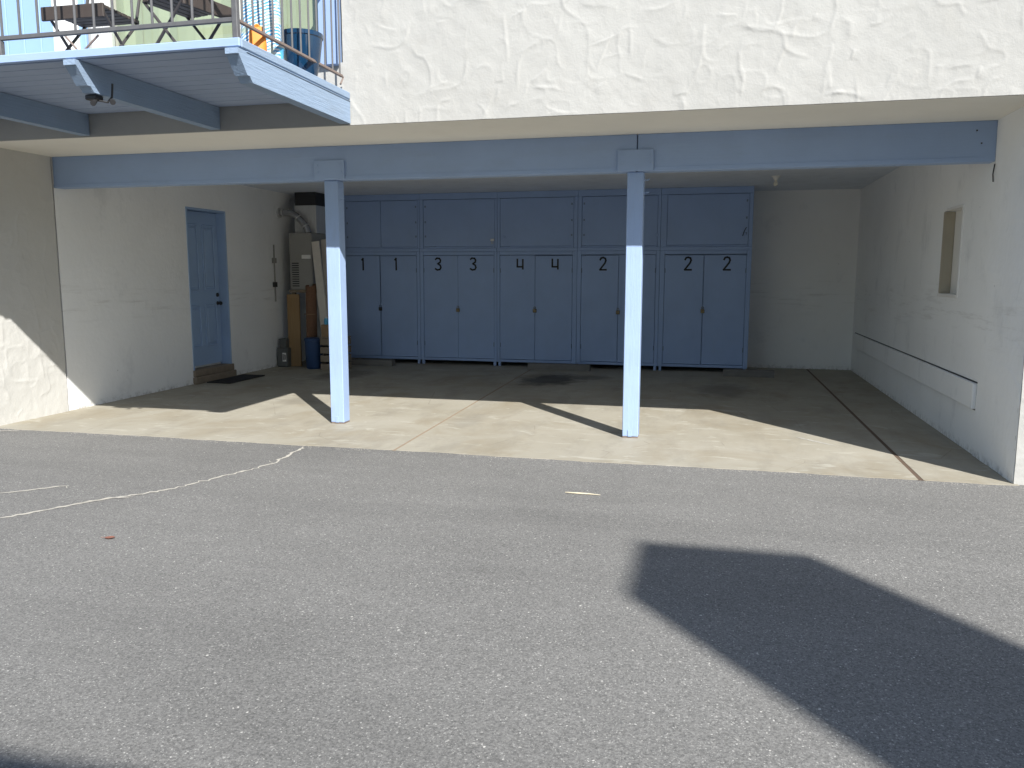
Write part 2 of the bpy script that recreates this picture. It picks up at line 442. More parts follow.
def relief(nu, nv, d, seed, density=11.0, amp=0.006):
    rng = np.random.default_rng(seed)
    h = smooth_noise(nv, nu, 0.40 / d, rng) * 0.006 + smooth_noise(nv, nu, 0.12 / d, rng) * 0.004 + smooth_noise(nv, nu, 0.045 / d, rng) * 0.0022
    # overlapping trowel laps: along the zero line of a soft field one side stands proud, with a rolled lip
    for cell, k in ((0.52, 0.9), (0.42, 0.85), (0.33, 0.75), (0.24, 0.6), (0.18, 0.4)):
        f = smooth_noise(nv, nu, cell / d, rng) + 0.16 * smooth_noise(nv, nu, cell * 0.5 / d, rng)
        gy, gx = np.gradient(f, d)
        dist = f / (np.sqrt(gx * gx + gy * gy) + 0.35)
        mask = np.clip((smooth_noise(nv, nu, 0.17 / d, rng) + 0.04) * 4.0, 0, 1)
        step = 1 / (1 + np.exp(-np.clip(dist / 0.005, -30, 30)))
        back = np.where(dist > 0, np.exp(-np.abs(dist) / rng.uniform(0.03, 0.06)), 1.0)
        lip = np.exp(-((dist - 0.006) / 0.010) ** 2)
        h += amp * k * mask * (0.42 * step * back + 0.32 * lip)
    W, Hh = nu * d, nv * d
    for _ in range(int(W * Hh * density)):
        L = rng.uniform(0.05, 0.16) if rng.random() < 0.6 else rng.uniform(0.14, 0.30)
        th = rng.uniform(0, math.pi)
        if rng.random() < 0.5: th = rng.normal(0.45, 0.45) + (math.pi / 2 if rng.random() < 0.35 else 0)
        k = rng.normal(0, 2.2); cu = rng.uniform(-0.1, W + 0.1); cv = rng.uniform(-0.1, Hh + 0.1)
        A = amp * (0.12 + 0.7 * rng.random() ** 2.2); side = 1 if rng.random() < 0.5 else -1
        R = L / 2 + 0.14
        i0, i1 = max(0, int((cu - R) / d)), min(nu, int((cu + R) / d) + 1)
        j0, j1 = max(0, int((cv - R) / d)), min(nv, int((cv + R) / d) + 1)
        if i1 <= i0 or j1 <= j0: continue
        uu = np.arange(i0, i1) * d - cu; vv = np.arange(j0, j1) * d - cv
        U, V = np.meshgrid(uu, vv)
        s = U * math.cos(th) + V * math.sin(th)
        t = (-U * math.sin(th) + V * math.cos(th) - 0.5 * k * s * s) * side
        tap = np.clip(1 - (2 * s / L) ** 2, 0, 1) ** 0.6
        wn = rng.uniform(0.006, 0.010); wf = rng.uniform(0.02, 0.07)
        prof = np.where(t > 0, np.exp(-(t / wn) ** 2), np.exp(-np.abs(t) / wf) * 0.75 + 0.25 * np.exp(-(t / 0.012) ** 2))
        h[j0:j1, i0:i1] += A * tap * prof
    return h - h.min()

def relief_wall(name, mat, parent, org, U, V, N, lu, lv, d, seed, hole=None, density=11.0, amp=0.006, fold=True):
    nu = int(round(lu / d)) + 1; nv = int(round(lv / d)) + 1
    du = lu / (nu - 1); dv = lv / (nv - 1)
    h = relief(nu, nv, d, seed, density, amp)
    org = np.array(org, float); U = np.array(U, float); V = np.array(V, float); N = np.array(N, float)
    iu = np.arange(nu) * du; iv = np.arange(nv) * dv
    P = org + iv[:, None, None] * V + iu[None, :, None] * U + h[:, :, None] * N
    verts = P.reshape(-1, 3)
    fs = []
    J, I = np.meshgrid(np.arange(nv - 1), np.arange(nu - 1), indexing='ij')
    if hole is not None:
        cu = (I + 0.5) * du; cv = (J + 0.5) * dv
        keep = ~((cu > hole[0]) & (cu < hole[1]) & (cv > hole[2]) & (cv < hole[3]))
        I = I[keep]; J = J[keep]
    I = I.ravel(); J = J.ravel()
    F = np.stack([J * nu + I, J * nu + I + 1, (J + 1) * nu + I + 1, (J + 1) * nu + I], 1)
    vl = [tuple(p) for p in verts]
    fl = [tuple(int(q) for q in f) for f in F]
    if fold:                                   # turn all four edges back into the wall
        for idx in ([(0, i) for i in range(nu)], [(nv - 1, i) for i in range(nu)], [(j, 0) for j in range(nv)], [(j, nu - 1) for j in range(nv)]):
            b = len(vl)
            for (j, i) in idx:
                vl.append(tuple(org + iv[j] * V + iu[i] * U - 0.04 * N))
            for k in range(len(idx) - 1):
                a0 = idx[k][0] * nu + idx[k][1]; a1 = idx[k + 1][0] * nu + idx[k + 1][1]
                fl.append((a0, a1, b + k + 1, b + k))
    off = wloc(parent)
    me = bpy.data.meshes.new(name)
    me.from_pydata([(v[0] - off.x, v[1] - off.y, v[2] - off.z) for v in vl], [], fl)
    me.materials.append(mat)
    me.polygons.foreach_set('use_smooth', [True] * len(me.polygons))
    me.set_sharp_from_angle(angle=math.radians(60))
    me.update()
    o = bpy.data.objects.new(name, me); COL.objects.link(o); o.parent = parent
    return o

# ------------------------------------------------------------------ key dimensions
XL, XR = -6.414, 2.561        # carport side walls
YB = 6.19                     # back wall
YC = 5.364                    # cabinet fronts
YU = -0.97                    # upper wall face
ZS = 2.712                    # soffit
ZB = 2.391                    # beam underside
ZC = 2.79                     # ceiling
XBR, YBF = -2.54, -2.60       # balcony right side, front

# ------------------------------------------------------------------ ground
g = G()
n = 60
def ragged(x):
    return -1.004 + 0.010 * math.sin(x * 2.3) + 0.006 * math.sin(x * 6.7 + 1) + 0.0035 * math.sin(x * 17.3 + 2 + math.sin(x * 5)) + 0.002 * math.sin(x * 41 + 3 * math.sin(x * 3.1))
g.add([(-160, -160, -0.004), (160, -160, -0.004), (160, 160, -0.004), (-160, 160, -0.004)], [(0, 1, 2, 3)])
ground = part('ground', g, M_asphalt, None); ground['kind'] = 'structure'

slab = bpy.data.objects.new('concrete_slab', None); COL.objects.link(slab); slab['kind'] = 'structure'
def panel(xa0, xa1, xb0, xb1):
    """a panel whose left edge runs xa0 (front) to xa1 (back) and right edge xb0 to xb1; ragged front"""
    g = G(); m = 300
    fr = [xa0 + (xb0 - xa0) * i / m for i in range(m + 1)]
    top = [(x, ragged(x), 0.0) for x in fr] + [(xb1, YB + 0.02, 0.0), (xa1, YB + 0.02, 0.0)]
    bot = [(x, y, -0.15) for x, y, z in top]
    k = len(top)
    g.add(top + bot, [tuple(range(k))] + [(i, (i + 1) % k, k + (i + 1) % k, k + i) for i in range(k)])
    return g
part('concrete_panel', panel(XL - 0.02, XL - 0.02, -2.216, -2.376), M_concrete, slab)
part('concrete_panel', panel(-2.190, -2.350, 1.917, 1.891), M_concrete, slab)
part('concrete_panel', panel(1.952, 1.922, XR + 0.02, XR + 0.02), M_concrete, slab)
def strip(x0, x1, w, z, mat, name, y0=-1.02, y1=YB):
    g = G()
    ys = [y0 + (y1 - y0) * i / 40 for i in range(41)]
    pts = []
    for i, y in enumerate(ys):
        x = x0 + (x1 - x0) * (y - y0) / (y1 - y0) + random.uniform(-0.0015, 0.0015)
        pts += [(x - w / 2, y, z), (x + w / 2, y, z)]
    g.add(pts, [(2 * i, 2 * i + 1, 2 * i + 3, 2 * i + 2) for i in range(40)])
    return part(name, g, mat, slab)
strip(-2.203, -2.363, 0.036, -0.002, M_jointpale, 'joint_groove')
strip(1.937, 1.909, 0.05, -0.002, M_joint, 'joint_filler_strip')

def smear(pts, w, seed):
    r = random.Random(seed); g = G(); vs = []
    for i in range(25):
        u = i / 24; x = pts[0][0] + (pts[1][0] - pts[0][0]) * u; y = pts[0][1] + (pts[1][1] - pts[0][1]) * u
        ww = w * math.sin(math.pi * min(max(u, 0.02), 0.98)) ** 0.6 * r.uniform(0.5, 1.1)
        vs += [(x, y - ww, 0.002), (x, y + ww * 0.8, 0.002)]
    g.add(vs, [(2 * i, 2 * i + 1, 2 * i + 3, 2 * i + 2) for i in range(24)])
    part('paint_smear', g, simple('pale_paint_smear', (0.46, 0.445, 0.40), 0.8, var=0.2, scale=20), slab)
smear(((1.20, 0.42), (1.50, 0.10)), 0.035, 5)

# cracks in the asphalt, filled with pale sand
def crack(pts, w, seed, z=-0.0005):
    r = random.Random(seed); g = G(); L = []
    for (a, b) in zip(pts[:-1], pts[1:]):
        m = max(2, int(math.dist(a, b) / 0.03))
        for i in range(m):
            t = i / m
            L.append((a[0] + (b[0] - a[0]) * t + r.gauss(0, 0.010), a[1] + (b[1] - a[1]) * t + r.gauss(0, 0.006)))
    L.append(pts[-1])
    vs = []
    for i, (x, y) in enumerate(L):
        x2, y2 = L[min(i + 1, len(L) - 1)]; x1, y1 = L[max(i - 1, 0)]
        dx, dy = x2 - x1, y2 - y1; l = math.hypot(dx, dy) or 1
        ww = w * r.uniform(0.35, 1.2) * (1 if 2 < i < len(L) - 3 else 0.3)
        vs += [(x - dy / l * ww, y + dx / l * ww, z), (x + dy / l * ww, y - dx / l * ww, z)]
    g.add(vs, [(2 * i, 2 * i + 1, 2 * i + 3, 2 * i + 2) for i in range(len(L) - 1)])
    part('crack', g, M_crack, ground)
crack([(-3.03, -1.03), (-2.985, -1.35), (-2.95, -1.70), (-3.11, -2.15), (-3.16, -2.32), (-3.25, -2.57), (-3.36, -2.72), (-3.51, -2.89), (-3.83, -3.41), (-4.3, -4.1)], 0.0135, 3)
crack([(-3.36, -2.73), (-3.40, -2.83), (-3.50, -2.86), (-3.62, -3.04)], 0.009, 4, 0.0012)
crack([(-2.95, -1.69), (-3.03, -1.62)], 0.007, 5, 0.0012)
crack([(-3.985, -2.70), (-4.02, -2.665), (-4.315, -2.94), (-4.8, -3.4)], 0.011, 6)
crack([(-5.95, -1.08), (-6.1, -1.10), (-6.3, -1.16)], 0.012, 8)

g = G(); r_ = random.Random(77)
for _ in range(900):                                   # loose grit gathered along the edge of the slab and in the wall corner
    x = r_.uniform(-6.4, 2.5); y = ragged(x) - abs(r_.gauss(0, 0.05)) - 0.002
    if r_.random() < 0.12: x = XL + 0.01 + abs(r_.gauss(0, 0.03)); y = r_.uniform(-0.95, 2.1)
    z0 = 0.0 if y > -0.98 else -0.004
    q = r_.uniform(0.0018, 0.0055); a = r_.uniform(0, 6.28)
    ring = [(x + q * r_.uniform(0.7, 1.2) * math.cos(a + k * 1.571), y + q * r_.uniform(0.7, 1.2) * math.sin(a + k * 1.571), z0) for k in range(4)]
    g.add(ring + [(x, y, z0 + q * 0.9)], [(0, 1, 4), (1, 2, 4), (2, 3, 4), (3, 0, 4)])
grit = part('grit', g, simple('grit_stone', (0.30, 0.285, 0.25), 0.9, var=0.5, scale=120), None)
grit['kind'] = 'stuff'; grit['label'] = 'loose pale grit along the edge of the concrete slab'

def leaf(name, loc, s, mat, label, rz):
    t = thing(name, label, 'leaf', loc)
    g = G(); R = Matrix.Translation(loc) @ Matrix.Rotation(rz, 4, 'Z')
    top = []; m = 9
    for i in range(m):
        u = i / (m - 1); w = 0.36 * s * math.sin(math.pi * u) ** 0.8
        zz = 0.006 + 0.10 * s * (u - 0.5) ** 2 * 2
        top += [R @ Vector(((u - 0.5) * s, -w, zz + 0.12 * w)), R @ Vector(((u - 0.5) * s, 0, zz)), R @ Vector(((u - 0.5) * s, w, zz + 0.15 * w))]
    fs = []
    for i in range(m - 1):
        for k in (0, 1): fs.append((3 * i + k, 3 * i + k + 1, 3 * i + k + 4, 3 * i + k + 3))
    g.add(top, fs); part('blade', g, mat, t, True)
    part('stalk', G().tube([R @ Vector((-0.5 * s, 0, 0.01)), R @ Vector((-0.85 * s, 0.05 * s, 0.008))], 0.0015, 5), mat, t)
leaf('fallen_leaf', (-2.90, -3.573, -0.004), 0.06, M_leafred, 'small dry red leaf lying on the asphalt below the long crack', 0.3)
tw = part('dry_twig', G().tube([(-0.545, -1.985, 0.002), (-0.47, -1.995, 0.004), (-0.39, -1.99, 0.003), (-0.30, -2.0, 0.003)], [0.003, 0.0055, 0.005, 0.002], 6), M_leafpale, None)
tag(tw, 'thin pale dry twig lying on the asphalt in front of the right post', 'twig')

# ------------------------------------------------------------------ apartment building over the carport
bld = thing('apartment_building', 'white stucco apartment building with an open blue-trimmed carport underneath', 'building', (-2.0, 2.0, 0.0))
# upper wall: trowelled stucco relief
WX0, WX1, WZ0, WZ1 = -4.93, -2.62, 3.205, 5.05         # balcony window opening
relief_wall('upper_wall', M_stucco, bld, (-2.6, YU, ZS), (1, 0, 0), (0, 0, 1), (0, -1, 0), 7.0, 1.3, 0.0085, 11, density=16.0, amp=0.0085)
relief_wall('upper_wall', M_stucco, bld, (-9.0, YU, ZS), (1, 0, 0), (0, 0, 1), (0, -1, 0), 6.4, 2.9, 0.016, 12,
            hole=(WX0 + 9.0, 10, WZ0 - ZS, WZ1 - ZS), density=9.0)
part('upper_wall', G().box((-2.6, YU + 0.002, 4.012), (4.4, YU + 0.2, 5.612)), M_stucco, bld)
part('upper_floor_core', G().box((-9.0, 0.6, 2.95), (4.4, YB + 0.25, 5.6)).box((4.2, YU + 0.05, 2.72), (4.4, 0.6, 5.6)).box((-9.0, YU + 0.05, 2.72), (-8.8, 0.6, 5.6)), M_stucco, bld)
part('roof', G().box((-9.3, YU - 0.25, 5.614), (4.7, YB + 0.6, 5.80), 0.02), M_white, bld)
part('soffit', G().box((-9.0, YU + 0.012, ZS - 0.0015), (4.4, 0.16, ZS + 0.05)), M_soffit, bld)
part('ceiling', G().box((XL - 0.1, 0.12, ZC), (XR + 0.1, YB + 0.1, ZC + 0.06)), M_ceiling, bld)
# back wall and side walls
part('back_wall', G().box((XL - 0.2, YB, -0.1), (XR + 0.2, YB + 0.2, ZC + 0.02)), M_plaster, bld)
DY0, DY1, DZ0, DZ1 = 2.215, 3.125, 0.185, 2.375         # door opening
lw = G().box((XL - 0.2, 0.0, -0.1), (XL, DY0, ZC + 0.02)).box((XL - 0.2, DY1, -0.1), (XL, YB, ZC + 0.02)) \
    .box((XL - 0.2, DY0, DZ1), (XL, DY1, ZC + 0.02)).box((XL - 0.2, DY0, -0.1), (XL, DY1, DZ0 - 0.09)).box((XL - 0.22, DY0 - 0.1, 0), (XL - 0.17, DY1 + 0.1, DZ1 + 0.1))
part('left_wall', lw, M_plaster, bld)
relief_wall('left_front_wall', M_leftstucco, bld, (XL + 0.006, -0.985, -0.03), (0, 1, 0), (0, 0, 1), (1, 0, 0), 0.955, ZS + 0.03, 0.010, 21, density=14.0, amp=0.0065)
part('left_front_wall', G().box((-9.0, -0.985, -0.1), (XL + 0.002, -0.03, ZS - 0.002)), M_stucco, bld)
WY0, WY1, WNZ0, WNZ1 = 0.80, 1.40, 1.31, 2.10           # small window in the right wall
rw = G().box((XR, 0.0, -0.1), (XR + 0.28, WY0, ZC + 0.02)).box((XR, WY1, -0.1), (XR + 0.28, YB, ZC + 0.02)) \
    .box((XR, WY0, -0.1), (XR + 0.28, WY1, WNZ0)).box((XR, WY0, WNZ1), (XR + 0.28, WY1, ZC + 0.02))
part('right_wall', rw, M_plaster, bld)
relief_wall('right_pier', M_plaster, bld, (XR - 0.004, -0.96, -0.03), (0, 1, 0), (0, 0, 1), (-1, 0, 0), 0.955, ZS + 0.03, 0.010, 31, density=5.0, amp=0.0045)
relief_wall('pier_front', M_stucco, bld, (XR - 0.006, -0.97, -0.03), (1, 0, 0), (0, 0, 1), (0, -1, 0), 1.9, ZS + 0.03, 0.012, 32, density=11.0, amp=0.007)
part('right_pier', G().box((XR + 0.002, -0.962, -0.1), (4.45, -0.004, ZS - 0.002)), M_stucco, bld)

# beams with a butt joint over the right post
XJ = -0.283
for a, b in ((XL + 0.004, XJ - 0.004), (XJ + 0.004, XR - 0.004)):
    bm_ = part('beam', G().box((a, 0.0, ZB), (b, 0.14, ZS + 0.0), 0.006), M_blue_h, bld)
    part('beam_lip', G().box((a + 0.002, -0.004, ZB + 0.003), (b - (0.09 if a > -1 else 0.002), 0.001, ZB + 0.036), 0.0015), M_blue_h, bm_)
    if a > -1:
        part('nail_head', G().box((2.40, -0.004, 2.63), (2.411, 0.002, 2.641)), M_dark, bm_)
        part('nail_head', G().box((2.44, -0.004, 2.53), (2.451, 0.002, 2.541)), M_dark, bm_)
def post(x0, x1):
    d = 0.145
    p = part('post', G().box((x0, 0.006, 0.012), (x1, d, ZB - 0.002), 0.006), M_blue_v, bld)
    # knee plate on the face of the beam with four bolts, plus a rear block
    pl = part('post_cap_plate', G().box((x0 - 0.085, -0.026, ZB + 0.004), (x1 + 0.085, -0.003, ZB + 0.185), 0.004), M_blue_h, bld)
    for sx in (x0 - 0.05, x1 + 0.05):
        for z in (ZB + 0.075, ZB + 0.145):
            part('bolt', G().tube([(sx, -0.033, z), (sx, -0.02, z)], 0.009, 8), M_blue_h, pl)
    part('base_plate', G().box((x0 + 0.002, 0.008, 0.0005), (x1 - 0.002, d - 0.002, 0.0115), 0.002), M_rust, p)
    part('base_strap', G().box((x0 + 0.05, -0.001, 0.012), (x0 + 0.085, 0.006, 0.075), 0.002), M_blue_v, p)
    xs = x1 + 0.001
    for z in (ZB - 0.07, ZB - 0.18):
        part('hook', G().tube([(xs, 0.05, z), (xs + 0.035, 0.05, z), (xs + 0.045, 0.05, z + 0.012)], 0.004, 6), M_blue_v, p)
post(-3.292, -3.15)
post(-0.366, -0.222)

# entry door (recessed in the left wall)
dr = part('entry_door', G().box((XL - 0.165, DY0 + 0.035, DZ0 + 0.03), (XL - 0.125, DY1 - 0.035, DZ1 - 0.035), 0.003), M_blue_door, bld)
fx = XL - 0.125
for (y0, y1) in ((DY0 + 0.13, DY0 + 0.40), (DY0 + 0.50, DY1 - 0.135)):
    for (z0, z1) in ((0.47, 1.06), (1.26, 2.17)):
        f = G()
        f.box((fx - 0.002, y0, z0), (fx + 0.020, y1, z0 + 0.022), 0.006).box((fx - 0.002, y0, z1 - 0.022), (fx + 0.020, y1, z1), 0.006)
        f.box((fx - 0.002, y0, z0 + 0.022), (fx + 0.020, y0 + 0.022, z1 - 0.022), 0.006).box((fx - 0.002, y1 - 0.022, z0 + 0.022), (fx + 0.020, y1, z1 - 0.022), 0.006)
        f.box((fx - 0.002, y0 + 0.05, z0 + 0.05), (fx + 0.014, y1 - 0.05, z1 - 0.05), 0.010)
        part('door_panel', f, M_blue_door, dr)
ky = DY1 - 0.095
part('knob', G().tube([(fx, ky, 1.07), (fx + 0.03, ky, 1.07), (fx + 0.035, ky, 1.07), (fx + 0.05, ky, 1.07), (fx + 0.065, ky, 1.07), (fx + 0.07, ky, 1.07)], [0.03, 0.012, 0.022, 0.03, 0.024, 0.008], 14), M_dark, dr, True)
part('deadbolt', G().tube([(fx, ky, 1.19), (fx + 0.012, ky, 1.19), (fx + 0.02, ky, 1.19)], [0.03, 0.028, 0.02], 14), M_dark, dr, True)
for y0, y1 in ((DY0, DY0 + 0.03), (DY1 - 0.03, DY1)):
    part('door_jamb', G().box((XL - 0.168, y0, DZ0), (XL + 0.006, y1, DZ1), 0.003), M_blue_door, bld)
part('door_head', G().box((XL - 0.168, DY0 + 0.03, DZ1 - 0.03), (XL + 0.006, DY1 - 0.03, DZ1), 0.003), M_blue_door, bld)
part('door_threshold', G().box((XL - 0.168, DY0 - 0.01, DZ0 - 0.088), (XL + 0.03, DY1 + 0.02, DZ0), 0.008), M_woodold, bld)
part('door_step', G().box((XL + 0.002, DY0 - 0.03, 0.001), (XL + 0.06, DY1 + 0.03, 0.095), 0.01), M_woodold, bld)

# small recessed window in the right wall
wn = part('small_window', G().box((XR + 0.095, WY0 - 0.02, WNZ0 - 0.02), (XR + 0.13, WY1 + 0.02, WNZ1 + 0.02), 0.0), M_white, bld)
part('window_sill', G().box((XR - 0.012, WY0 - 0.03, WNZ0 - 0.026), (XR + 0.0935, WY1 + 0.02, WNZ0 + 0.004), 0.004), M_white, wn)
part('window_lintel', G().box((XR - 0.010, WY0 - 0.02, WNZ1 - 0.004), (XR + 0.0935, WY1 - 0.1, WNZ1 + 0.022), 0.004), M_white, wn)
part('jamb_board', G().box((XR - 0.006, WY1 - 0.022, WNZ0 + 0.006), (XR + 0.0925, WY1 + 0.002, WNZ1 - 0.006), 0.003), simple('tan_jamb_paint', (0.40, 0.36, 0.28), 0.8), wn)
part('casing', G().box((XR - 0.008, WY0 - 0.035, WNZ0 - 0.0), (XR + 0.09, WY0 + 0.004, WNZ1 + 0.0), 0.004), M_white, wn)
# bumper board low on the right wall
part('bumper_board', G().box((XR - 0.034, 0.02, 0.385), (XR - 0.001, 5.95, 0.60), 0.005), M_plaster, bld)
part('board_shadow_strip', G().box((XR - 0.006, 0.012, 0.601), (XR - 0.0015, 5.95, 0.612)), M_dark, bld)  # solid dark strip, painted shadow line along the board's top edge
part('board_lower_shadow_strip', G().box((XR - 0.006, 0.02, 0.374), (XR - 0.0015, 5.95, 0.3845)), M_stop, bld)  # solid grey strip standing in for the shade under the board
part('wall_conduit_stub', G().tube([(XR - 0.012, -0.012, ZB - 0.02), (XR - 0.02, -0.012, ZB - 0.10), (XR - 0.014, -0.012, ZB - 0.16)], 0.005, 6), M_dark, bld)

# balcony window with blind
bw = part('balcony_window', G().box((WX1 - 0.17, YU - 0.055, WZ0 - 0.02), (WX1, YU + 0.10, WZ1 + 0.05), 0.006), M_trimblue, bld)
part('window_trim', G().box((WX0 - 0.05, YU - 0.03, WZ0 - 0.02), (WX0 + 0.06, YU + 0.10, WZ1 + 0.05), 0.004), M_frame, bw)
part('window_rail', G().box((WX0 + 0.06, YU - 0.02, WZ0), (WX1 - 0.17, YU + 0.09, WZ0 + 0.07), 0.004), M_frame, bw)
part('window_rail', G().box((WX0 + 0.06, YU - 0.02, WZ1 - 0.03), (WX1 - 0.17, YU + 0.09, WZ1 + 0.05), 0.004), M_frame, bw)
for x in (WX0 + 0.06, -3.58):
    part('window_stile', G().box((x, YU - 0.01, WZ0 + 0.07), (x + 0.055, YU + 0.07, WZ1 - 0.03), 0.004), M_frame, bw)
part('pane', G().box((WX0 + 0.1, YU + 0.03, WZ0 + 0.05), (WX1 - 0.16, YU + 0.036, WZ1)), M_glass, bw)
x = WX0 + 0.1
while x < WX1 - 0.20:
    a = random.uniform(-0.25, 0.25); c = Vector((x + 0.045, YU + 0.12, 0))
    dx, dy = 0.047 * math.cos(a), 0.047 * math.sin(a)
    part('blind_slat', G().add([(c.x - dx, c.y - dy, WZ0 + 0.04), (c.x + dx, c.y + dy, WZ0 + 0.04), (c.x + dx, c.y + dy, WZ1), (c.x - dx, c.y - dy, WZ1),
                          (c.x - dx, c.y - dy + 0.003, WZ0 + 0.04), (c.x + dx, c.y + dy + 0.003, WZ0 + 0.04), (c.x + dx, c.y + dy + 0.003, WZ1), (c.x - dx, c.y - dy + 0.003, WZ1)],
                         [(0, 1, 2, 3), (7, 6, 5, 4), (0, 4, 5, 1), (3, 2, 6, 7), (0, 3, 7, 4), (1, 5, 6, 2)]), M_curtain, bw)
    x += 0.088
part('room_back', G().box((WX0 - 0.1, YU + 0.25, 2.97), (WX1 + 0.1, YU + 0.3, WZ1 + 0.2)), M_cream, bw)
# light blue panelled door to the left of the window
bd = part('balcony_door', G().box((-6.3, YU - 0.045, 2.98), (-5.02, YU - 0.012, 5.0), 0.004), M_panelblue, bld)
for x in (-6.05, -5.86, -5.68, -5.5):
    part('door_batten', G().box((x, YU - 0.058, 2.99), (x + 0.022, YU - 0.046, 4.98), 0.004), M_panelblue, bd)
part('white_panel', G().box((-5.34, YU - 0.066, 2.99), (-5.08, YU - 0.046, 4.9), 0.003), M_white, bd)

# ------------------------------------------------------------------ balcony
bal = thing('balcony', 'pale blue timber balcony with iron railing projecting over the left of the carport', 'balcony', (-4.5, -1.8, 2.72))
BX0 = -7.2
part('deck', G().box((BX0, YBF + 0.03, 2.925), (XBR - 0.03, YU - 0.012, 2.955)), M_blue_deck, bal)
part('fascia_board', G().box((BX0, YBF, 2.912), (XBR, YBF + 0.03, 2.968), 0.006), M_blue_h, bal)
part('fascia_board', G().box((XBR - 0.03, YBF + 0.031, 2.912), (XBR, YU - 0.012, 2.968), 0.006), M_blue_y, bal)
y = YBF + 0.035
while y < YU - 0.03:                          # tongue-and-groove soffit planks
    y2 = min(y + 0.137, YU - 0.014)
    part('soffit_plank', G().box((BX0, y, 2.906 + random.uniform(-0.001, 0.001)), (XBR - 0.032, y2 - 0.009, 2.9245), 0.003), M_blue_deck, bal)
    y += 0.137
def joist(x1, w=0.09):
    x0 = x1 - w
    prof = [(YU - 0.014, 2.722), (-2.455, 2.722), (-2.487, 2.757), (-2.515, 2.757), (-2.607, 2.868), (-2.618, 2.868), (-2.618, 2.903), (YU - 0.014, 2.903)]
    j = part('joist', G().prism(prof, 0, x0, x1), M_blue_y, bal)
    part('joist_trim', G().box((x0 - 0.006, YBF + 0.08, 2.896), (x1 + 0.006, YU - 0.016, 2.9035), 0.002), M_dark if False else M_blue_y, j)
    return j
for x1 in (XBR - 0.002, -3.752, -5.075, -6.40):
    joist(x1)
# railing: bottom rail, newel post, bars
rail = part('railing', G().box((BX0, YBF + 0.02, 3.068), (XBR - 0.03, YBF + 0.042, 3.098), 0.004), M_iron, bal)
part('railing_rail', G().box((XBR - 0.043, YBF + 0.045, 3.070), (XBR - 0.021, YU - 0.09, 3.092), 0.004).tube([(XBR - 0.032, YU - 0.10, 3.081), (XBR - 0.028, YU - 0.075, 3.075), (XBR - 0.028, YU - 0.13, 3.01)], 0.008, 6), M_rust, rail)
part('railing_rail', G().box((BX0, YBF + 0.012, 3.95), (XBR - 0.02, YBF + 0.052, 3.975), 0.004).box((XBR - 0.052, YBF + 0.053, 3.95), (XBR - 0.012, YU - 0.014, 3.975), 0.004), M_iron, rail)
part('railing_post', G().box((XBR - 0.055, YBF + 0.012, 2.968), (XBR - 0.017, YBF + 0.05, 3.949), 0.004), M_iron, rail)
part('railing_post', G().box((-4.40, YBF + 0.012, 2.968), (-4.365, YBF + 0.05, 3.067), 0.003), M_iron, rail)
bar = None
x = -4.213 - 0.1475 * 20
for i in range(60):
    xx = -4.213 + 0.1475 * (i - 20)
    if xx < BX0 + 0.05 or xx > XBR - 0.09: continue
    if bar is None:
        bar = part('baluster', G().tube([(xx, YBF + 0.031, 3.099), (xx, YBF + 0.031, 3.949)], 0.0085, 8), M_iron, rail); bx = xx
    else:
        copy_child(bar, rail, (xx - bx, 0, 0))
bars = None
for i in range(12):
    yy = -2.50 + 0.1275 * i
    if yy > YU - 0.05: break
    if bars is None:
        bars = part('baluster', G().tube([(XBR - 0.032, yy, 3.093), (XBR - 0.032, yy, 3.949)], 0.0075, 8), M_iron, rail); by = yy
    else:
        copy_child(bars, rail, (0, yy - by, 0))

# floodlight with two lamps under the middle joist
fl = thing('motion_floodlight', 'small black twin-head floodlight fixed under the middle balcony joist', 'light', (-3.80, -2.36, 2.72))
part('mounting_box', G().box((-3.865, -2.42, 2.688), (-3.775, -2.34, 2.721), 0.006), M_dark, fl)
part('arm', G().tube([(-3.80, -2.38, 2.688), (-3.73, -2.36, 2.675), (-3.70, -2.35, 2.71), (-3.69, -2.35, 2.80)], 0.007, 6), M_dark, fl)
for (a, b) in (((-3.79, -2.40, 2.68), (-3.765, -2.46, 2.652)), ((-3.70, -2.36, 2.69), (-3.655, -2.40, 2.665))):
    a = Vector(a); b = Vector(b)
    h = part('lamp_head', G().tube([a, a.lerp(b, 0.4), b], [0.010, 0.015, 0.019], 12), M_dark, fl, True)
    part('lens', G().tube([b, b + (b - a) * 0.05], 0.017, 12), M_dark, h)

